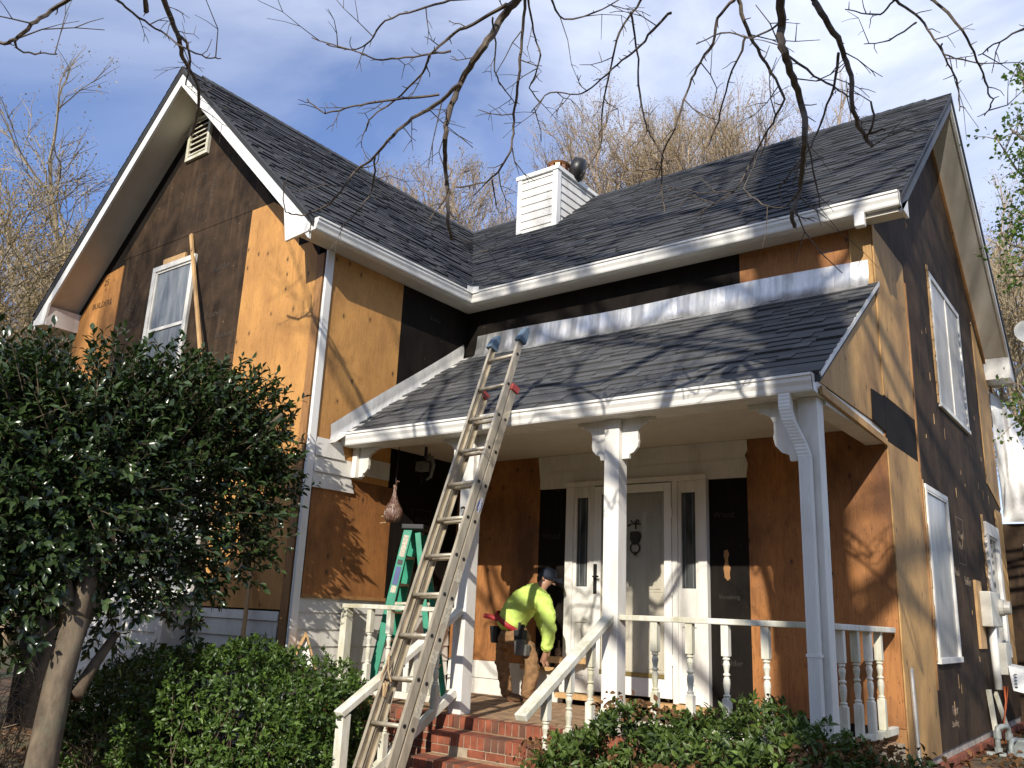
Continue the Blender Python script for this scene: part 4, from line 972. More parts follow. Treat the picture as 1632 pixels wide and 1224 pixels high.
# ---- satellite dish at the far right
dp_ = Vector((5.44, YB+.42, 5.18)); dp_ = seen(1643, 528, 15.2)
SD = thing('satellite_dish', 'pale round satellite dish on an arm at the rear eave', 'satellite dish', tuple(dp_))
fwd = Vector((.25,-.9,.3)).normalized(); 
MB().tube([dp_-fwd*.06, dp_-fwd*.05, dp_-fwd*.03, dp_], [.02,.10,.17,.225], 22, cap=False).build('dish', pg, SD, smooth=True)
MB().tube([dp_-fwd*.06, dp_-fwd*.12+Vector((-.02,0,-.3)), Vector((XR-.06,YB+.22,ZSOF+.02))], .022, 8).build('arm', grey, SD, smooth=True)
MB().tube([dp_+Vector((0,0,-.21)), dp_+fwd*.3+Vector((0,0,-.16))], .012, 6).build('feed_arm', grey, SD)

# ================================================================== the worker
PX, PY_ = 1.36, -.52
PE = thing('person', 'worker in neon yellow long sleeve shirt and tan trousers bending over on the porch', 'person', (PX,PY_,ZF))
def skin_obj(name, chains, mat, parent, sub=2, radii=None, disp=0):
    """chains: list of lists of (x,y,z,r); the first point of later chains may be an int index of an existing vertex"""
    vs, rs, es = [], [], []
    for ch in chains:
        prev = None
        for p in ch:
            if isinstance(p, int): prev = p; continue
            vs.append(Vector(p[:3])-Vector((PX,PY_,ZF))); rs.append(p[3] if len(p) == 4 else (p[3], p[4])); k = len(vs)-1
            if prev is not None: es.append((prev, k))
            prev = k
    me = bpy.data.meshes.new(name); me.from_pydata(vs, es, []); me.materials.append(mat)
    o = bpy.data.objects.new(name, me); COL.objects.link(o); o.parent = parent
    sk = o.modifiers.new('skin', 'SKIN'); sk.use_smooth_shade = True
    for v, r in zip(me.skin_vertices[0].data, rs): v.radius = r if isinstance(r, tuple) else (r, r)
    me.skin_vertices[0].data[0].use_root = True
    ss = o.modifiers.new('sub', 'SUBSURF'); ss.levels = sub; ss.render_levels = sub
    if disp:
        tx = bpy.data.textures.new(name+'_folds', 'CLOUDS'); tx.noise_scale = .055; tx.noise_depth = 2
        dm = o.modifiers.new('folds', 'DISPLACE'); dm.texture = tx; dm.strength = disp; dm.mid_level = .5; dm.texture_coords = 'LOCAL'
        ORG[o.name] = Vector((PX,PY_,ZF))
    return o
skin = simple('skin', (.36,.19,.12), .5, 0, .12, 10)
m_, t_, b_ = new_mat('hi_vis_fabric')
n_ = noise(t_, coords(t_), 16, 5, .6); t_.links.new(ramp(t_, n_, [(.3, (.47,.64,.11)), (.7, (.60,.78,.19))]), b_.inputs['Base Color']); b_.inputs['Roughness'].default_value = .8; bump(t_, b_, noise(t_, coords(t_, (1,1,.5)), 13, 4, .6, .6), .8, .018); neon = m_
tan = simple('tan_canvas', (.225,.125,.055), .9, 0, .3, 18, .5); tan_t = tan.node_tree
boot = simple('boot_leather', (.14,.075,.035), .7, 0, .3, 20)
navy = simple('navy_cap', (.012,.018,.035), .8); redb = simple('red_belt', (.30,.018,.022), .6, 0, .25, 20); pouch_m = simple('pouch_grey', (.10,.098,.09), .85, 0, .35, 18, .4); pouch_b = simple('pouch_black', (.016,.016,.017), .8)
# joints measured where the worker stands, bent forward with the near arm hanging down to the strip
def J(px, py, y, r, r2=None):
    v = ray(px, py); t = (y-CY)/v[1]; p = np.array([CX,CY,CZ])+v*t
    return (*p, r) if r2 is None else (*p, r, r2)
body = [[J(815,1003,-.50,.06), J(821,986,-.48,.07), J(836,964,-.47,.09), J(851,950,-.44,.09), J(862,936,-.40,.055), J(868,929,-.37,.060), J(873,922,-.34,.078), J(877,916,-.32,.062)],
        [0, J(804,1022,-.45,.060), J(801,1062,-.44,.045), J(808,1103,-.43,.045), J(811,1112,-.43,.035), J(822,1116,-.40,.032)],
        [0, J(836,1024,-.60,.060), J(847,1062,-.62,.045), J(840,1103,-.62,.045), J(837,1114,-.62,.035), J(850,1118,-.58,.032)],
        [3, J(866,957,-.55,.060), J(876,990,-.60,.047), J(875,1015,-.60,.040), J(870,1040,-.59,.030), J(868,1047,-.585,.030), J(867,1052,-.58,.028), J(867,1058,-.57,.011), J(868,1063,-.56,.009)],
        [3, J(846,950,-.28,.058), J(862,985,-.22,.045), J(872,1012,-.22,.036), J(874,1034,-.24,.028), J(873,1044,-.25,.026), J(872,1049,-.26,.009)]]
idx = 0; starts = []
for c in body: starts.append(idx); idx += len([p for p in c if not isinstance(p, int)])
palm = starts[3]+5
for dx, dp, l in ((-3,-.02,9), (2.5,.0,10), (4.5,.02,8)):
    body.append([palm, J(867+dx,1053,-.575+dp,.009), J(868+dx,1053+l*.5,-.57+dp,.008), J(870+dx,1053+l,-.56+dp,.007)])
body.append([palm-1, J(863,1050,-.57,.010), J(862,1056,-.56,.009)])
bod = skin_obj('body', body, skin, PE)
shirt = [[J(808,1008,-.52,.135,.145), J(815,990,-.51,.15,.16), J(829,966,-.49,.165,.165), J(844,951,-.46,.160,.155), J(856,942,-.43,.125,.12), J(864,935,-.40,.075)],
         [3, J(866,957,-.55,.090), J(873,980,-.60,.082), J(876,1000,-.61,.072), J(874,1018,-.605,.066), J(871,1032,-.60,.062), J(869,1040,-.595,.046)],
         [3, J(848,950,-.28,.085), J(860,982,-.23,.066), J(870,1008,-.22,.056), J(873,1030,-.24,.044)]]
skin_obj('shirt', shirt, neon, PE, 3, disp=.035)
trs = [[J(817,996,-.52,.125,.120), J(818,1010,-.52,.125)],
       [1, J(803,1030,-.45,.090), J(800,1056,-.44,.072), J(804,1080,-.43,.066), J(807,1098,-.43,.066), J(808,1113,-.43,.066)],
       [1, J(838,1030,-.60,.092), J(848,1056,-.62,.078), J(847,1080,-.62,.074), J(841,1099,-.62,.080), J(840,1114,-.62,.074)]]
skin_obj('trousers', trs, tan, PE, 3, disp=.05)
for px, py, y in ((812,1113,-.43),(838,1115,-.62)):
    x, y, z, _ = J(px, py, y, 0)
    skin_obj('boot', [[(x-.02,y,-.09,.045), (x+.03,y+.01,-.105,.045), (x+.11,y+.03,-.112,.038), (x+.15,y+.04,-.115,.026)]], boot, PE)
hd = Vector(J(873,922,-.34,0)[:3]); fw = Vector((.62,.28,-.55)).normalized()
MB().lathe(hd+Vector((.0,.0,.012)), [(.092,-.015),(.094,.02),(.088,.055),(.066,.085),(.03,.10),(.002,.104)], 16, axis=(.22,.09,1)).build('cap', navy, PE, smooth=True)
mb = MB(); q = hd+Vector((.08,.035,-.005))
mb.add([q+Vector((.0,-.075,.012)), q+Vector((.055,-.035,-.03)), q+Vector((.065,.03,-.035)), q+Vector((.02,.075,.01)), q+Vector((.0,-.075,.005)), q+Vector((.055,-.035,-.037)), q+Vector((.065,.03,-.042)), q+Vector((.02,.075,.003))], [(0,1,2,3),(7,6,5,4),(0,4,5,1),(1,5,6,2),(2,6,7,3),(3,7,4,0)])
mb.build('cap_peak', navy, PE)
MB().lathe(hd+Vector((-.045,-.02,-.005)), [(.050,-.05),(.062,-.02),(.064,.02)], 14, axis=(.2,.1,1)).build('hair', simple('dark_hair', (.012,.009,.007), .6), PE, smooth=True)
face = MB(); fc = hd+fw*.075
face.lathe(fc, [(.014,-.012),(.012,.012),(.003,.03)], 8, axis=fw)                          # nose
face.build('nose', skin, PE, smooth=True); face = MB()
face.tube([hd+Vector((.01,-.082,-.02)), hd+Vector((.005,-.094,-.01)), hd+Vector((-.005,-.082,.012))], [.012,.016,.012], 8)   # ear
face.build('ear', skin, PE, smooth=True)
eb = MB(); sd_ = fw.cross(Vector((0,0,1))).normalized()
for sg_ in (-1, 1): eb.lathe(hd+fw*.072+sd_*sg_*.03+Vector((0,0,.022)), [(.003,-.006),(.011,0),(.003,.006)], 8, axis=fw)
eb.build('eyes', simple('eye_dark', (.03,.02,.015), .3), PE)
# belt, pouches
bc = Vector(J(812,992,-.515,0)[:3]); ba = (Vector(J(846,950,-.46,0)[:3])-Vector(J(808,1010,-.52,0)[:3])).normalized()
mb = MB(); u_ = ba.orthogonal().normalized(); w_ = ba.cross(u_)
ring = []
for k in range(25):
    a = 2*math.pi*k/24; ring.append(bc+(u_*math.cos(a)+w_*math.sin(a))*.172)
vs = []; 
for p in ring: vs += [p-ba*.026, p+ba*.026]
mb.add(vs, [(2*i, 2*i+2, 2*i+3, 2*i+1) for i in range(24)])
bl_ = mb.build('tool_belt', redb, PE, smooth=True); sm = bl_.modifiers.new('solid', 'SOLIDIFY'); sm.thickness = .008
def pouch(c, s, mat, name, top=1.0, parent=PE):
    c = Vector(c); mb = MB(); w, d, h = s
    mb.hexa([c+Vector(p) for p in ((-w*.8,-d*.8,-h),(w*.8,-d*.8,-h),(w*.8,d*.8,-h),(-w*.8,d*.8,-h),(-w,-d,h),(w,-d,h),(w,d,h),(-w,d,h))])
    return mb.build(name, mat, parent, bevel=.012)
p1_ = Vector(J(829,1024,-.70,0)[:3])
pp = pouch(p1_, (.055,.05,.12), pouch_b, 'tool_pouch')
pouch(p1_+Vector((.035,-.05,-.045)), (.055,.035,.075), pouch_m, 'pocket', parent=pp)
pouch(p1_+Vector((.075,-.01,-.07)), (.04,.045,.055), pouch_m, 'pocket', parent=pp)
MB().tube([p1_+Vector((-.01,-.015,.08)), p1_+Vector((0,-.02,.19))], .013, 6).tube([p1_+Vector((.03,-.02,.08)), p1_+Vector((.05,-.03,.17))], [.018,.022], 8).build('hand_tools', pouch_b, PE)
p2_ = Vector(J(791,1011,-.50,0)[:3]); pouch(p2_, (.05,.06,.085), pouch_b, 'rear_pouch')
p3_ = Vector(J(772,981,-.52,0)[:3]); MB().tube([p3_, p3_+Vector((.09,.02,-.015)), p3_+Vector((.18,.03,-.04))], [.024,.026,.02], 8).build('red_tool_grip', redb, PE)
# the piece the worker is setting and a paper bag of fixings against the door frame
TW = MB().bar((1.60,-.40,.285),(1.98,-.06,.285),.05,.06).build('wood_strip', M['lumber']); origin_to(TW, (1.7,-.3,.285))
tag(TW, 'short pale wood strip in the bending worker\'s hand by the door frame', 'wood strip')
TBt = MB().lathe((1.57,-.06,.195), [(.038,0),(.04,.16),(.032,.19),(.012,.21),(.010,.27),(.002,.275)], 12).build('sealant_tube', simple('mottled_tube', (.22,.14,.09), .6, 0, .9, 40), smooth=True); origin_to(TBt, (1.57,-.06,.195))
tag(TBt, 'brown patterned sealant bottle standing against the black sheathing beside the door', 'bottle')

# ================================================================== foliage
def leaves_mesh(name, P, Dv, Nv, L, Wd, mat, parent=None, tone=None, fold=.25, shape='oval'):
    """one folded leaf per row: 6 corners, 4 faces"""
    n = len(P); Dv = Dv/np.linalg.norm(Dv, axis=1)[:,None]; Sd = np.cross(Dv, Nv); Sd /= np.linalg.norm(Sd, axis=1)[:,None]+1e-9; Nn_ = np.cross(Sd, Dv)
    L = L[:,None]; Wd = Wd[:,None]
    b = P; t = P+Dv*L-Nn_*L*.12; mlo = P+Dv*L*.42; l1 = mlo+Sd*Wd/2+Nn_*Wd*fold; r1 = mlo-Sd*Wd/2+Nn_*Wd*fold; m2 = P+Dv*L*.72-Nn_*L*.03
    l2 = m2+Sd*Wd*.36+Nn_*Wd*fold*.7; r2 = m2-Sd*Wd*.36+Nn_*Wd*fold*.7
    V = np.stack([b, l1, l2, t, r2, r1, mlo, m2], 1).reshape(-1, 3)
    if parent is not None: V = V-np.array(ORG.get(parent.name, Vector((0,0,0))))
    base = (np.arange(n)*8)[:,None]
    F = np.concatenate([base+np.array([[0,6,1]]), base+np.array([[0,5,6]]), base+np.array([[2,7,3]]), base+np.array([[3,7,4]])], 0)
    Q = np.concatenate([base+np.array([[1,6,7,2]]), base+np.array([[6,5,4,7]])], 0)
    me = bpy.data.meshes.new(name); me.vertices.add(len(V)); me.vertices.foreach_set('co', V.ravel())
    nt_, nq = len(F), len(Q); me.loops.add(nt_*3+nq*4); me.loops.foreach_set('vertex_index', np.concatenate([F.ravel(), Q.ravel()]))
    me.polygons.add(nt_+nq); ls = np.concatenate([np.arange(nt_)*3, nt_*3+np.arange(nq)*4]); me.polygons.foreach_set('loop_start', ls)
    me.update(calc_edges=True); me.validate()
    if tone is None: tone = np.clip(RNG.normal(.5, .2, n), 0.01, .99)
    at = me.attributes.new('tone', 'FLOAT', 'FACE'); at.data.foreach_set('value', np.concatenate([np.tile(tone, 4), np.tile(tone, 2)]))
    me.polygons.foreach_set('use_smooth', np.ones(nt_+nq, bool))
    me.materials.append(mat); o = bpy.data.objects.new(name, me); COL.objects.link(o)
    if parent is not None: o.parent = parent; ORG[o.name] = ORG.get(parent.name)
    return o
def rnd_dirs(n, bias=(0,0,0)):
    v = RNG.normal(size=(n,3))+np.array(bias); return v/np.linalg.norm(v, axis=1)[:,None]
hol = leaf_mat('holly_leaf', (.013,.029,.010), (.068,.108,.034), .27, .6, .10)
azl = leaf_mat('hedge_leaf', (.020,.045,.009), (.105,.172,.030), .40, .36, .12)
azl2 = leaf_mat('hedge_leaf_bronze', (.022,.042,.010), (.115,.17,.034), .42, .32, .10)
dry = leaf_mat('dry_leaf', (.09,.042,.018), (.22,.115,.05), .8, .2, .1)
twigm = bark_mat('twig', (.05,.034,.02), (.12,.085,.05))
def hedge(name, label, x0, x1, y0, y1, zt, n, mat, tops, dead=0):
    cxh, cyh = (x0+x1)/2, (y0+y1)/2; zb = -.92
    E_ = thing(name, label, 'hedge', (cxh,cyh,zb), 'clipped hedges in front of the porch')
    hx, hy, hz = (x1-x0)/2, (y1-y0)/2, (zt-zb)/2; cz = (zt+zb)/2
    # superellipsoid shell with lumps; sprigs of leaves around little shoot tips
    ns_ = n//9; v = RNG.normal(size=(ns_*2,3)); v = v[v[:,2] > -1.1*np.abs(v).max(1)][:ns_]
    e = 4.0; s = (np.abs(v)**e).sum(1)**(-1/e); S_ = v*s[:,None]
    nrm = np.sign(S_)*np.abs(S_)**(e-1); nrm /= np.linalg.norm(nrm, axis=1)[:,None]
    lump = .09*np.sin(S_[:,0]*hx*5.1+1)*np.sin(S_[:,1]*hy*6.3)+.06*np.sin(S_[:,0]*hx*11+S_[:,2]*7)*np.sin(S_[:,2]*hz*9+S_[:,1]*5)
    depth = np.where(RNG.random(len(S_)) < .30, -RNG.random(len(S_))*.35, RNG.normal(0, .035, len(S_)))
    tipP = S_*np.array([hx,hy,hz])+np.array([cxh,cyh,cz])+nrm*(lump+depth)[:,None]
    tipP[:,2] += tops(tipP[:,0])*np.clip((tipP[:,2]-zb)/(zt-zb), 0, 1)
    k = 9; P = np.repeat(tipP, k, 0); nn = np.repeat(nrm, k, 0)
    D_ = rnd_dirs(len(P))*.95+nn*.55+np.array([0,0,.25]); D_ /= np.linalg.norm(D_, axis=1)[:,None]
    P = P+rnd_dirs(len(P))*.035*RNG.random((len(P),1))
    Nv = nn+np.array([0,0,.6])+RNG.normal(size=P.shape)*.55
    tone = np.clip(np.repeat(RNG.normal(.46,.15,len(tipP)), k)+RNG.normal(0,.14,len(P)), .01, .99)
    L = RNG.uniform(.034,.066,len(P))
    leaves_mesh('foliage', P, D_, Nv, L, L*RNG.uniform(.34,.46,len(P)), mat, E_, tone)
    mb = MB()
    for _ in range(220):
        a = Vector((random.uniform(x0+.1,x1-.1), random.uniform(y0+.1,y1-.1), zb)); q = Vector(tipP[random.randrange(len(tipP))])
        a = a.lerp(Vector((q.x,q.y,zb)), .7); mid = a.lerp(q, .55)+Vector((random.gauss(0,.06),random.gauss(0,.06),0))
        mb.tube([a,mid,q], [.010,.006,.003], 4, cap=False)
    mb.build('stems', twigm, E_)
    if dead:
        c_ = tipP[(tipP[:,2] > zt-.35)]; cl = c_[RNG.integers(0, len(c_), 14)]
        P = np.concatenate([q+RNG.normal(size=(dead//14,3))*np.array([.15,.12,.03])+np.array([0,0,.03]) for q in cl])
        Ld = RNG.uniform(.028,.058,len(P))
        leaves_mesh('fallen_dry_leaves', P, rnd_dirs(len(P), (0,0,.1)), RNG.normal(size=P.shape)*.6+np.array([0,0,1]), Ld, Ld*.6, dry, E_, fold=.35)
    return E_
hedge('hedge', 'rounded green hedge left of the porch steps, below the broad tree', -1.62, 1.52, -3.75, -2.37, .13, 48000, azl, lambda x: .14-.10*np.clip(.2-x, 0, 3)**1.2+.03*np.sin(x*3))
hedge('hedge', 'green hedge strewn with dead brown leaves right of the porch steps', 3.36, 5.72, -3.35, -2.12, .06, 44000, azl2, lambda x: -.02+.06*np.sin((x-3.3)*1.25)-.03*np.sin(x*5)-.35*np.clip(3.8-x, 0, 1), dead=1500)

def limb_tree(mb, pts, r0, r1, n=9): 
    k = len(pts); mb.tube(pts, [r0+(r1-r0)*i/(k-1) for i in range(k)], n)
def bez(a, b, bend, n=6):
    a, b = Vector(a), Vector(b); return [a.lerp(b, i/n)+Vector(bend)*math.sin(math.pi*i/n) for i in range(n+1)]
# ---- broad evergreen in front of the gable
hb = seen(40, 1290, 6.9); hb.z = ground_h(hb.x, hb.y)-.03
HT = thing('evergreen_tree', 'broad dark evergreen with glossy leaves and a leaning pale trunk before the gable', 'tree', tuple(hb))
barkm = bark_mat('smooth_grey_bark', (.05,.036,.024), (.17,.13,.085), 9, (.12,.12,.075))
mb = MB(); fork = seen(122, 985, 7.05); f2 = seen(150, 870, 7.2)
limb_tree(mb, [hb, hb.lerp(fork,.35)+Vector((.02,0,0)), hb.lerp(fork,.7)+Vector((-.03,0,0)), fork], .108, .085, 14)
br = [seen(75,930,7.1), seen(40,840,7.2)]
limb_tree(mb, [fork-Vector((0,0,.12)), fork.lerp(f2,.5)+Vector((.02,0,0)), f2, seen(200,760,7.3), seen(260,660,7.5)], .082, .03, 12)
limb_tree(mb, [fork-Vector((0,0,.14)), seen(95,900,7.1), seen(72,800,7.2), seen(60,690,7.3)], .072, .025, 9)
limb_tree(mb, [fork-Vector((0,0,.12)), seen(180,900,7.5), seen(270,820,7.9), seen(380,720,8.0), seen(450,660,8.0)], .068, .018, 9)
limb_tree(mb, [f2, seen(130,760,7.3), seen(150,650,7.4)], .05, .018, 8)
limb_tree(mb, [seen(70,800,7.0), seen(0,720,7.2), seen(-120,650,7.4)], .05, .015, 8)
mb.build('trunk', barkm, HT, smooth=True)
mb = MB(); a = seen(120, 1110, 7.0); limb_tree(mb, [a, seen(150,1060,7.2), seen(185,1010,7.4)], .05, .03, 8); mb.build('stub_limb', twigm, HT, smooth=True)
# crown: leafy sprays gathered into clumps inside an uneven envelope; gaps in between
clumps = []
env = [(100,1000,6.8,.17),(190,975,7.2,.22),(20,1000,6.9,.24),(270,960,7.4,.2),(-50,1000,7.1,.25),(-40,840,9.0,.45),(0,870,8.8,.34),(-90,780,9.2,.5),(-110,860,9.6,.45),(30,800,8.6,.4),(440,780,8.0,.34),(425,850,7.9,.28),(395,900,7.8,.24),(40,940,6.9,.28),(150,935,7.1,.24),(230,930,7.3,.26),(-60,960,7.1,.3),(90,960,6.8,.18),(330,900,7.5,.3),(-170,720,7.6,.6),(-200,830,7.6,.55),(-330,760,7.9,.6),(-130,900,7.4,.45),(-60,930,7.4,.35),(-280,900,7.7,.5),(-450,820,8.0,.5),(180,700,7.2,.62),(60,690,7.2,.60),(300,690,7.5,.60),(400,700,7.8,.50),(120,655,7.5,.50),(250,650,7.6,.46),(350,650,7.8,.40),(0,665,7.4,.50),(-80,700,7.3,.6),(60,800,6.9,.55),(-20,790,6.9,.5),(20,645,7.5,.42),(60,620,7.4,.30),(200,615,7.5,.30),(230,740,7.0,.5),(120,900,6.9,.34),(260,880,7.2,.34),(10,900,6.8,.34),(170,810,7.0,.50),(290,800,7.4,.48),(400,800,7.8,.42),(-30,860,7.0,.42),(80,890,6.8,.30),(200,890,7.0,.28),(330,890,7.5,.24),(440,660,7.9,.34),(455,720,7.9,.30),(-60,650,7.5,.5),(300,620,7.8,.3),(400,625,7.9,.28),(340,955,7.7,.15),(310,1000,7.8,.12)]
wts = np.array([e[3]**2.4 for e in env]); wts /= wts.sum()
nsp = 4900; ids = RNG.choice(len(env), nsp, p=wts)
spP = []; spD = []; spR = []
cen = seen(190, 760, 7.3)
for i in ids:
    px, py, dd, rr = env[i]; c = seen(px, py, dd); v = Vector(RNG.normal(size=3)).normalized(); rad = rr*(RNG.random()**.45)
    p = c+v*rad; out = (p-cen).normalized()
    if p.y > YW-.35: p.y = YW-.35-abs(RNG.normal())*.15
    if p.x > .12 : p.x -= (p.x-.12)*.5
    spP.append(p); spD.append((v*.5+out*.7+Vector((0,0,.30))+Vector(RNG.normal(size=3))*.4).normalized())
P = []; D_ = []; Nv = []; T_ = []; mb = MB()
for p, d in zip(spP, spD):
    ln = random.uniform(.10,.30); ax = Vector(d); s1 = ax.orthogonal().normalized(); s2 = ax.cross(s1)
    if random.random() < .5: mb.tube([p-ax*ln*.9, p, p+ax*ln], [.006,.0045,.002], 4, cap=False)
    nl = random.randint(7, 12); tb_ = random.gauss(.42,.16)
    for k in range(nl):
        t = k/(nl-1); a = k*2.4+random.uniform(-.4,.4); rad = s1*math.cos(a)+s2*math.sin(a)
        dl = (rad*(1-.45*t)+ax*(.35+.6*t)+Vector((0,0,-.12))).normalized()
        P.append(p+ax*ln*(t-.1)); D_.append(dl); Nv.append((ax*.8+Vector((0,0,.7))-rad*.3)); T_.append(tb_+random.gauss(0,.12))
P = np.array([tuple(x) for x in P]); D_ = np.array([tuple(x) for x in D_]); Nv = np.array([tuple(x) for x in Nv])+RNG.normal(size=(len(P),3))*.3
L = RNG.uniform(.055,.10,len(P))
cr = leaves_mesh('crown', P, D_, Nv, L, L*RNG.uniform(.40,.5,len(P)), hol, HT, np.clip(np.array(T_), .01, .99), .2)
for px, py, dd in ((180,880,7.3),(300,740,7.8),(60,760,7.5),(400,690,8.0),(-20,700,7.6),(250,700,7.8)):
    q = seen(px, py, dd)
    for _ in range(16):
        e = spP[random.randrange(len(spP))]
        if (e-q).length < .9: mb.tube(bez(q, e, (random.gauss(0,.05),random.gauss(0,.05),random.gauss(0,.05)), 4), [.016,.013,.010,.008,.005], 5, cap=False)
mb.build('branches', twigm, HT)

# ---- leaf litter
n = 5200; P = np.empty((0,3))
xs = np.concatenate([RNG.uniform(-6,2.2,3200), RNG.uniform(4.9,7.5,2000)]); ys = np.concatenate([RNG.uniform(-7,-2.4,3200), RNG.uniform(0,7,2000)])
P = np.array([(x, y, ground_h(x, y)+random.uniform(.004,.05)) for x, y in zip(xs, ys)]); L = RNG.uniform(.05,.11,n)
lit = leaves_mesh('fallen_leaves', P, rnd_dirs(n)*np.array([1,1,.25]), RNG.normal(size=P.shape)*.45+np.array([0,0,1]), L, L*.55, dry)
lit['kind'] = 'stuff'; lit['label'] = 'brown fallen leaves on the ground'
# dry twiggy shrub at the left edge
def twigs(mb, base, n, h, spread, r=.005):
    for _ in range(n):
        a = Vector(base)+Vector((random.gauss(0,.12),random.gauss(0,.12),0)); d = Vector((random.gauss(0,spread),random.gauss(0,spread),1)).normalized(); p = a; pts = [p]; L_ = h*random.uniform(.5,1)
        for k in range(5): d = (d+Vector((random.gauss(0,.28),random.gauss(0,.28),random.gauss(-.05,.2)))).normalized(); p = p+d*L_/5; pts.append(p)
        mb.tube(pts, [r*(1-.15*i) for i in range(6)], 4, cap=False)
        for k in (2,3,4):
            q = pts[k]; e = q+(d+Vector((random.gauss(0,.8),random.gauss(0,.8),random.gauss(.1,.5)))).normalized()*L_*.3; mb.tube([q, q.lerp(e,.5)+Vector((0,0,random.gauss(0,.02))), e], [r*.6,r*.45,r*.3], 4, cap=False)
sb = seen(-10, 1180, 9.2); sb.z = ground_h(sb.x, sb.y)
DS = thing('dry_shrub', 'leafless tangled shrub with pale twigs at the left edge beside the tree trunk', 'shrub', tuple(sb))
mb = MB(); twigs(mb, sb, 60, 1.5, .55, .006); twigs(mb, sb+Vector((.8,.6,0)), 40, 1.1, .6, .005); mb.build('twigs', bark_mat('pale_twig', (.12,.085,.05), (.30,.23,.15)), DS)

# ================================================================== bare trees
def grow(mb, p, d, L, r, depth, maxd, up, spread, kids, rng, segs=3, budP=None, n0=7, rmin=.009):
    pts = [p]; q = p; dd = d
    for k in range(segs):
        dd = (dd+Vector((rng.gauss(0,.13),rng.gauss(0,.13),rng.gauss(0,.09)+up*.06))).normalized(); q = q+dd*(L/segs); pts.append(q)
    r2 = r*.62 if depth < maxd else r*.35
    sides = max(3, n0-depth)
    mb.tube(pts, [r+(r2-r)*i/segs for i in range(segs+1)], sides, cap=False)
    if depth >= maxd:
        if budP is not None and rng.random() < .8: budP.append((pts[-1], dd)); budP.append((pts[-2], dd))
        return
    for k in range(kids if depth < maxd-1 else kids+1):
        t = rng.uniform(.35, 1.0) if k else 1.0
        i = min(segs-1, int(t*segs)); b = pts[i].lerp(pts[i+1], t*segs-i)
        ax = dd.orthogonal().normalized(); ax.rotate(Matrix.Rotation(rng.uniform(0, 6.283), 3, dd)) if False else None
        a = rng.uniform(0, 6.283); o1 = dd.orthogonal().normalized(); o2 = dd.cross(o1)
        sp = spread*rng.uniform(.5, 1.15)*(.55 if k == 0 else 1)
        nd = (dd*math.cos(sp)+(o1*math.cos(a)+o2*math.sin(a))*math.sin(sp)+Vector((0,0,up*.22))).normalized()
        grow(mb, b, nd, L*rng.uniform(.60,.78), max(r2*(1 if k == 0 else .75), rmin), depth+1, maxd, up, spread, kids, rng, segs, budP, n0, rmin)
pale = bark_mat('pale_bark', (.16,.125,.08), (.42,.345,.225), 3); greyb = bark_mat('grey_bark', (.17,.125,.085), (.38,.29,.195), 3)
budm = leaf_mat('spring_buds', (.22,.15,.075), (.42,.31,.17), .7, .2, .2)
def bare_tree(base, h, seed, label, mat, spread=.55, up=.6, kids=3, maxd=6, r=None, lean=(0,0), trunk=.34, wide=1.0):
    rng = random.Random(seed); base = Vector(base); T = thing('bare_tree', label, 'tree', tuple(base), 'leafless trees behind the house')
    r = r or h*.016; mb = MB(); top = base+Vector((lean[0],lean[1],h*trunk)); pts = bez(base, top, (rng.gauss(0,.1),rng.gauss(0,.1),0), 5)
    mb.tube(pts, [r*1.25,r*1.1,r,r*.95,r*.9,r*.85], 9); mb.build('trunk', mat, T, smooth=True)
    mb = MB(); bud = []
    nl = 4
    for k in range(nl):
        a = k*2*math.pi/nl+rng.uniform(-.5,.5); sp = spread*rng.uniform(.55,1.05); d = Vector((math.cos(a)*math.sin(sp), math.sin(a)*math.sin(sp), math.cos(sp)))
        grow(mb, top-Vector((0,0,rng.uniform(0,.12)*h)), d, h*.24, r*.62, 1, maxd, up, spread, kids, rng, 3, bud)
    mb.build('crown', mat, T)
    if bud:
        P = np.array([tuple(b[0]) for b in bud]); k = 4; P = np.repeat(P, k, 0)+RNG.normal(size=(len(P)*k,3))*.09; Dd = rnd_dirs(len(P)); L = RNG.uniform(.03,.07,len(P))
        leaves_mesh('buds', P, Dd, rnd_dirs(len(P)), L, L*.45, budm, T)
    zs = max(max(v.co.z for v in c.data.vertices) for c in T.children); k = h/zs
    for c in T.children: c.data.transform(Matrix.Diagonal((k*wide, k*wide, k, 1)))
    return T
def far(px, py, dist, dz=None):
    q = seen(px, py, dist); q.z = -.9; return q
def htop(px, py, d): return seen(px, py, d).z+.9
bare_tree(far(195,560,24), htop(215,140,24), 3, 'spreading pale leafless tree left of the gable, tallest at that side', pale, .72, .42, 4, 6, wide=1.15)
bare_tree(far(15,640,19), htop(20,330,19), 11, 'lower bushy leafless tree at the left photo edge', pale, .75, .4, 4, 6)
bare_tree(far(90,600,30), htop(100,290,30), 23, 'thin leafless tree between the left edge and the gable eave', greyb, .6, .5, 4, 6)
bare_tree(far(755,520,27), htop(760,215,27), 5, 'leafless tree peeping over the roof valley left of the chimney', greyb, .62, .6, 4, 6)
bare_tree(far(1010,520,28), htop(1000,75,28), 17, 'dense leafless tree rising behind the roof just right of the chimney', greyb, .62, .6, 4, 7)
bare_tree(far(1150,520,29), htop(1150,-5,29), 29, 'tallest leafless tree behind the middle of the main roof ridge', greyb, .64, .6, 4, 7)
bare_tree(far(1285,500,31), htop(1280,85,31), 31, 'leafless tree behind the right part of the main roof ridge', greyb, .58, .6, 4, 6)
bare_tree(far(1640,700,26), htop(1625,330,26), 41, 'thin leafless tree beyond the side wall at the right edge', pale, .6, .5, 4, 6)
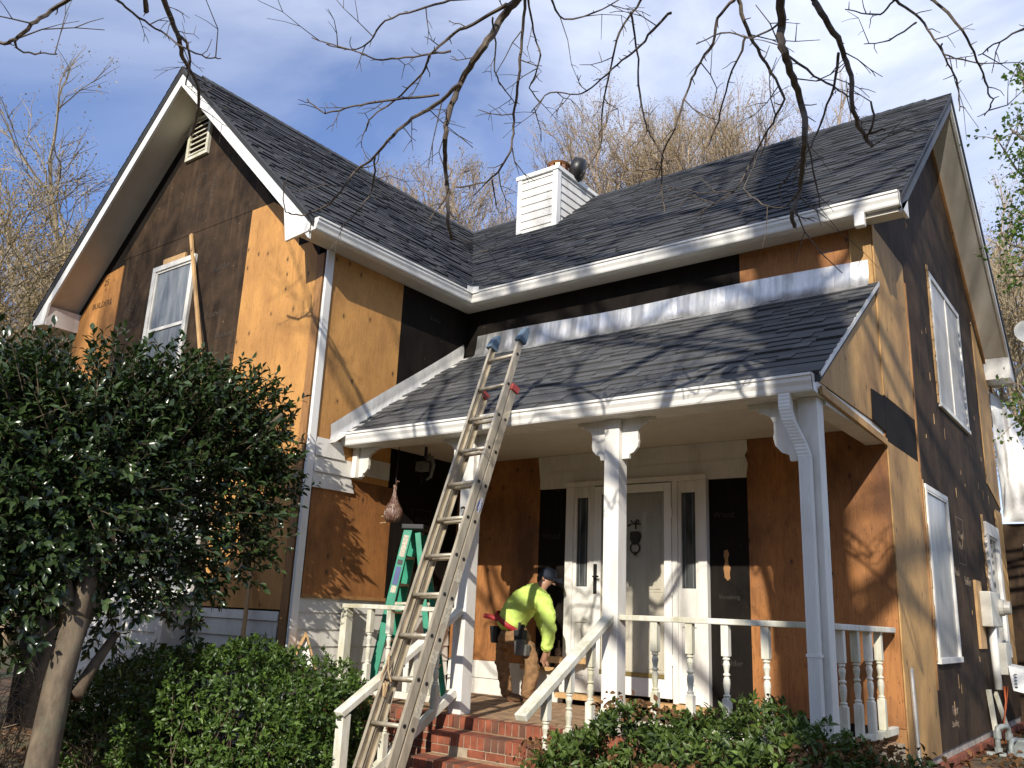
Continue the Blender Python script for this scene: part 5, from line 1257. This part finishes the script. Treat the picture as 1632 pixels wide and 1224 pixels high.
# ---- leafing tree at the right edge
gt = Vector((8.6, 3.2, -.6)); GT = thing('leafing_tree', 'young tree with fresh green leaf clusters at the right photo edge', 'tree', tuple(gt))
mb = MB(); limb_tree(mb, bez(gt, gt+Vector((-.3,0,6.5)), (.1,0,0), 6), .13, .05, 9); mb.build('trunk', greyb, GT, smooth=True)
mb = MB(); tipsG = []
routes = [[(1700,330),(1650,300),(1620,270),(1585,215)],[(1690,300),(1640,230),(1610,205)],[(1700,420),(1650,400),(1610,390),(1590,360)],[(1690,470),(1650,440),(1615,440)],[(1680,420),(1640,350),(1615,330)],[(1690,700),(1650,680),(1618,665)],[(1690,620),(1660,640),(1625,690)],[(1700,380),(1650,300),(1628,310)],[(1700,350),(1640,160),(1625,108)]]
for rt in routes:
    pts = [seen(px, py, 10.0+.25*i) for i, (px, py) in enumerate(rt)]
    a = gt+Vector((-.25,0,pts[0].z-gt.z-.5)); mb.tube([a]+pts, [.03,.022,.016,.011,.006][:len(pts)+1], 6, cap=False)
    for p0, p1 in zip(pts, pts[1:]):
        for _ in range(6):
            q = p0.lerp(p1, random.random()); e = q+Vector((random.gauss(0,.16),random.gauss(0,.16),random.gauss(.05,.14))); mb.tube([q, q.lerp(e,.5)+Vector((0,0,.02)), e], [.006,.004,.003], 4, cap=False); tipsG.append(e)
    tipsG.append(pts[-1])
mb.build('branches', greyb, GT)
P = []; 
for e in tipsG:
    for _ in range(random.randint(7, 18)): P.append(tuple(e+Vector((random.gauss(0,.05),random.gauss(0,.05),random.gauss(0,.045)))))
P = np.array(P); L = RNG.uniform(.03,.062,len(P))
leaves_mesh('crown', P, rnd_dirs(len(P)), rnd_dirs(len(P), (0,0,.8)), L, L*.75, leaf_mat('fresh_leaf', (.06,.105,.025), (.19,.28,.07), .45, .4, .35), GT)

# ---- the tall tree whose limbs hang over the yard (its trunk stands behind the photographer and shades the roof)
tb0 = Vector((8.95,-12.0,-.95)); OT = thing('overhanging_tree', 'tall bare tree whose long drooping twiggy limbs hang over the yard and roof', 'tree', tuple(tb0))
brown = bark_mat('dark_twig_bark', (.045,.034,.027), (.15,.118,.09), 26)
mb = MB(); mb.tube([tb0, tb0+Vector((.05,0,3)), tb0+Vector((.1,0,7)), tb0+Vector((0,0,11)), tb0+Vector((-.05,0,14)), tb0+Vector((.2,0,18))], [.42,.37,.36,.34,.27,.14], 14)
mb.build('trunk', bark_mat('furrowed_bark', (.06,.045,.035), (.17,.14,.11), 9), OT, smooth=True)
mb = MB(); rngo = random.Random(99)
def twig_poly(pts, r0, r1, twig=True, every=.14):
    P = [Vector(p) for p in pts]; fine = []
    for i in range(len(P)-1):                       # Catmull-Rom through the joints, with the small kinks of the species
        p0, p1, p2, p3 = P[max(i-1,0)], P[i], P[i+1], P[min(i+2,len(P)-1)]
        for k in range(4):
            t = k/4; fine.append(.5*((2*p1)+(p2-p0)*t+(2*p0-5*p1+4*p2-p3)*t*t+(3*p1-p0-3*p2+p3)*t**3)+Vector((rngo.gauss(0,.003),rngo.gauss(0,.003),rngo.gauss(0,.003))))
    fine.append(P[-1]); n = len(fine)
    mb.tube(fine, [r0+(r1-r0)*(i/(n-1))**.8+(rngo.random() < .25)*.0008 for i in range(n)], 7 if r0 > .012 else 5, cap=True)
    if not twig: return
    acc = 0; side = 1
    for i in range(2, n):
        acc += (fine[i]-fine[i-1]).length
        if acc < every: continue
        acc = rngo.uniform(-.05,.05); d = (fine[i]-fine[i-1]).normalized(); o1 = d.orthogonal().normalized(); o2 = d.cross(o1); a = rngo.uniform(0,6.283); side = -side
        dv = (d*rngo.uniform(.35,.9)+(o1*math.cos(a)+o2*math.sin(a))).normalized(); L_ = rngo.choice([.02,.03,.04,.05,.07,.11,.17,.26,.40])*rngo.uniform(.7,1.2)
        q = fine[i]; pp = [q]
        for k in range(3): dv = (dv+Vector((rngo.gauss(0,.25),rngo.gauss(0,.25),rngo.gauss(.02,.25)))).normalized(); q = q+dv*L_/3; pp.append(q)
        rr = min(.0042, r0*.5); mb.tube(pp, [rr,rr*.8,rr*.65,rr*.5], 4, cap=True)
        if L_ > .12:
            for k in (1, 2):
                e = pp[k]+(dv+Vector((rngo.gauss(0,.8),rngo.gauss(0,.8),rngo.gauss(0,.8)))).normalized()*L_*.4; mb.tube([pp[k], pp[k].lerp(e,.5)+Vector((0,0,.006)), e], [rr*.7,rr*.5,rr*.4], 4)
BL = [  # (joints measured off the photo, distance at root, distance at tip, radius root px, tip px, attach to trunk)
 ([(823,0),(802,27),(778,65),(754,99),(734,134),(717,178),(709,220),(710,261),(713,309),(714,350),(720,381)],4.9,5.3,7.5,3,1),
 ([(734,134),(693,168),(658,189),(627,216),(597,250),(566,274),(542,305),(518,329),(480,343),(455,338)],5.0,6.0,4,1.1,0),
 ([(597,250),(594,298),(576,329),(542,364)],5.5,5.9,1.9,.9,0),
 ([(809,7),(754,38),(717,58),(686,89),(672,117),(627,161),(593,185),(583,209)],4.9,5.6,3.6,1.1,0),
 ([(720,82),(686,86),(634,93),(600,94),(562,81),(497,60)],5.1,5.7,2.2,1,0),
 ([(717,0),(665,17),(614,33),(590,65),(562,79),(520,70)],5.3,5.8,2.2,1,1),
 ([(700,150),(627,160),(576,166),(531,178),(511,178),(490,158)],5.0,5.8,2.4,1.1,0),
 ([(837,0),(832,62),(826,127),(820,171),(818,213),(809,250),(789,278),(768,292),(727,298)],4.6,5.1,3,1.6,1),
 ([(785,285),(790,322),(799,346)],5.0,5.1,1.6,.9,0),
 ([(785,27),(789,69),(789,113),(806,144),(823,168)],4.9,5.2,1.9,.9,0),
 ([(842,0),(850,51),(861,86),(850,127),(844,141),(861,165)],5.4,5.6,2,.9,1),
 ([(1070,18),(1040,48),(1015,79),(984,103),(950,134),(919,151),(878,148),(847,178)],5.2,5.8,2.6,1,0),
 ([(1030,-15),(1022,0),(988,51),(974,106),(960,172),(957,233),(923,283)],5.5,5.9,2.5,1,1),
 ([(1005,20),(1015,75),(1020,151),(1029,199),(1040,220),(1058,250)],5.5,5.8,2.2,1,0),
 ([(1170,0),(1144,30),(1136,68),(1110,109),(1095,147),(1076,203),(1056,248),(1054,293),(1059,338)],5.0,5.6,3,1.2,1),
 ([(1178,0),(1189,45),(1212,86),(1230,117),(1249,158),(1230,195),(1200,252),(1170,304),(1112,340)],4.8,5.6,3.6,1.2,1),
 ([(1191,56),(1167,113),(1148,180),(1129,233)],5.0,5.4,2.2,1.1,0),
 ([(1245,-20),(1244,45),(1249,83),(1264,124),(1277,165),(1283,218),(1279,263),(1276,301),(1264,338),(1266,361)],4.2,4.5,8,3.4,1),
 ([(1276,300),(1250,330),(1215,325),(1185,300)],4.4,4.7,1.8,.9,0),
 ([(1283,218),(1300,290),(1306,330)],4.4,4.5,1.8,.9,0),
 ([(1298,0),(1321,41),(1343,83),(1356,120),(1360,177),(1377,214),(1390,233)],4.4,4.7,5.4,3.2,1),
 ([(1380,222),(1392,192),(1388,162)],4.7,4.7,2.6,1.7,0),
 ([(1384,213),(1411,207)],4.7,4.7,2.4,2,0),
 ([(1336,83),(1328,139),(1309,195),(1291,233),(1240,300)],4.6,5.0,2.6,1.2,0),
 ([(1250,84),(1298,120),(1336,143),(1358,158)],4.4,4.8,2.4,1.1,0),
 ([(1240,40),(1200,60),(1150,52),(1110,70)],4.4,4.8,2,1,0),
 ([(1426,0),(1467,30),(1490,64),(1512,101),(1527,135),(1529,177)],4.9,5.2,2.4,1,1),
 ([(1486,0),(1535,49),(1557,94),(1573,139),(1580,165),(1569,184)],4.9,5.2,2.4,1,1),
 ([(1500,70),(1512,90),(1560,100),(1599,101)],5.0,5.3,1.6,.8,0),
 ([(1430,-6),(1407,19),(1381,22),(1347,15)],4.9,5.2,2,.9,1),
 ([(1462,34),(1418,64),(1377,70)],5.0,5.3,1.7,.8,0),
 ([(1660,30),(1632,45),(1595,64),(1559,88)],4.7,5.0,2.4,.9,1),
 ([(880,0),(900,30),(960,15),(1000,-10)],5.4,5.6,2,1,1),
 ([(120,-8),(82,17),(51,39),(24,62),(0,69),(-30,72)],4.9,5.1,3.6,2.6,1),
 ([(24,62),(31,81),(62,84),(91,86)],5.0,5.2,2,1,0),
 ([(187,0),(220,27),(257,51),(292,75),(329,91),(352,93)],5.2,5.6,2.2,1,1),
 ([(258,-10),(274,31),(285,62),(292,93),(304,113),(317,147),(312,192),(305,215)],7.3,8.6,5,2,1),
 ([(285,56),(300,75),(302,105),(296,135)],7.5,8.2,3,1.2,0),
 ([(304,113),(318,140),(345,165)],8.0,8.4,2,1,0),
 ([(232,-5),(233,18)],5.2,5.3,3.5,4.5,1),
]
hub = [tb0+Vector((-.02,.1,9.5)), tb0+Vector((0,.1,12.0)), tb0+Vector((0,.1,8.2))]
H1 = seen(1150,-420,5.2); H2 = seen(640,-520,5.6); H3 = seen(250,-420,6.5)
limbs = [H1, H2, H3]
twig_poly([hub[2], hub[2]+Vector((-.4,1.6,.6)), H1+Vector((.4,-1.2,.2)), H1], .10, .045, False)
twig_poly([hub[0], hub[0]+Vector((-1.6,2.2,.3)), H2+Vector((.8,-.8,.5)), H2], .10, .045, False)
twig_poly([H2, H2.lerp(H3,.5)+Vector((0,0,.2)), H3], .045, .03, False)
for pts, d0, d1, ra, rb_, att in BL:
    n = len(pts); Q = [seen(px, py, d0+(d1-d0)*i/(n-1)+.10*math.sin(i*1.9+pts[0][0])*(0 < i < n-1)) for i, (px, py) in enumerate(pts)]
    s0, s1 = .84*ra*d0/FPX, .84*rb_*d1/FPX
    twig_poly(Q, s0, s1, True, .075)
    if att:
        hq = min(limbs, key=lambda h: (h-Q[0]).length); dv = (Q[0]-Q[1]).normalized(); md = Q[0]+dv*.45
        twig_poly([hq, hq.lerp(md,.6)+Vector((0,0,.12)), md, Q[0]], max(.02, s0*1.6), s0, False)
mb.build('hanging_branches', brown, OT)
# upper limbs of the same tree: they throw the branching shadows on roof and walls
mb = MB(); rngu = random.Random(5)
for z, a, L in ((6.5,2.6,3.6),(8.0,1.2,3.4),(9.5,2.9,3.6),(10.8,.6,3.2),(12.0,2.3,3.0),(13.2,3.4,2.8),(14.5,1.4,2.6),(11.5,4.2,3.0),(16,2.5,2.4)):
    d = Vector((math.cos(a)*.8, math.sin(a)*.35, .55)).normalized()
    grow(mb, tb0+Vector((.02,0,z)), d, L, .085, 2, 6, .25, .55, 3, rngu, 4, None, 8)
for z, a, L in ((6.5,-.2,2.6),(8.2,.6,2.6),(10.6,-.3,2.8),(11.4,.9,2.6),(13.4,.1,2.4),(14.6,.7,2.2),(5.6,.7,2.2),(5.0,1.0,2.6),(6.0,.3,2.4),(7.2,3.0,2.8),(8.6,.2,2.6),(9.0,1.9,2.8),(12.6,.2,2.6),(10.0,3.6,3.2)):
    d = Vector((math.cos(a)*.8, math.sin(a)*.35, .45)).normalized()
    grow(mb, tb0+Vector((.02,0,z)), d, L, .06, 2, 6, .2, .6, 3, rngu, 4, None, 8)
mb.build('upper_crown', brown, OT)
bare_tree((1.2,-20.5,-.95), 19.0, 61, 'unseen bare tree added behind the camera to cast branch shadows', greyb, .62, .6, 3, 6)  # out of view, added to throw soft branch shadows on the gable
mb = MB(); rngw = random.Random(12)  # unseen ring of conifers, added to block low sky light and darken the porch
for k in range(70):
    a = R(150+240*k/69)+rngw.uniform(-.03,.03); rr = rngw.uniform(27,36); x = 3+rr*math.cos(a); y = -6+rr*math.sin(a); h = rngw.uniform(8.5,12.5); w = rngw.uniform(2.2,3.4)
    if y > 2: continue
    tiers = 9; n = 14; vs = []; fs = []
    for t in range(tiers+1):
        for i in range(n):
            q = 2*math.pi*i/n; r_ = w*(1-(t/tiers)**1.4)*(1+(.25 if i % 2 else -.15))*rngw.uniform(.8,1.2)+.05; vs.append((x+r_*math.cos(q), y+r_*math.sin(q), -1+h*t/tiers+rngw.uniform(-.3,.3)))
    for t in range(tiers):
        for i in range(n): fs.append((t*n+i, t*n+(i+1) % n, (t+1)*n+(i+1) % n, (t+1)*n+i))
    mb.add(vs, fs)
wd = mb.build('added_woodland', simple('woodland_foliage', (.035,.04,.018), .95, 0, .5, 2)); tag(wd, 'unseen dark trees added behind the camera to shade the porch', 'added_woodland', None, 'stuff')
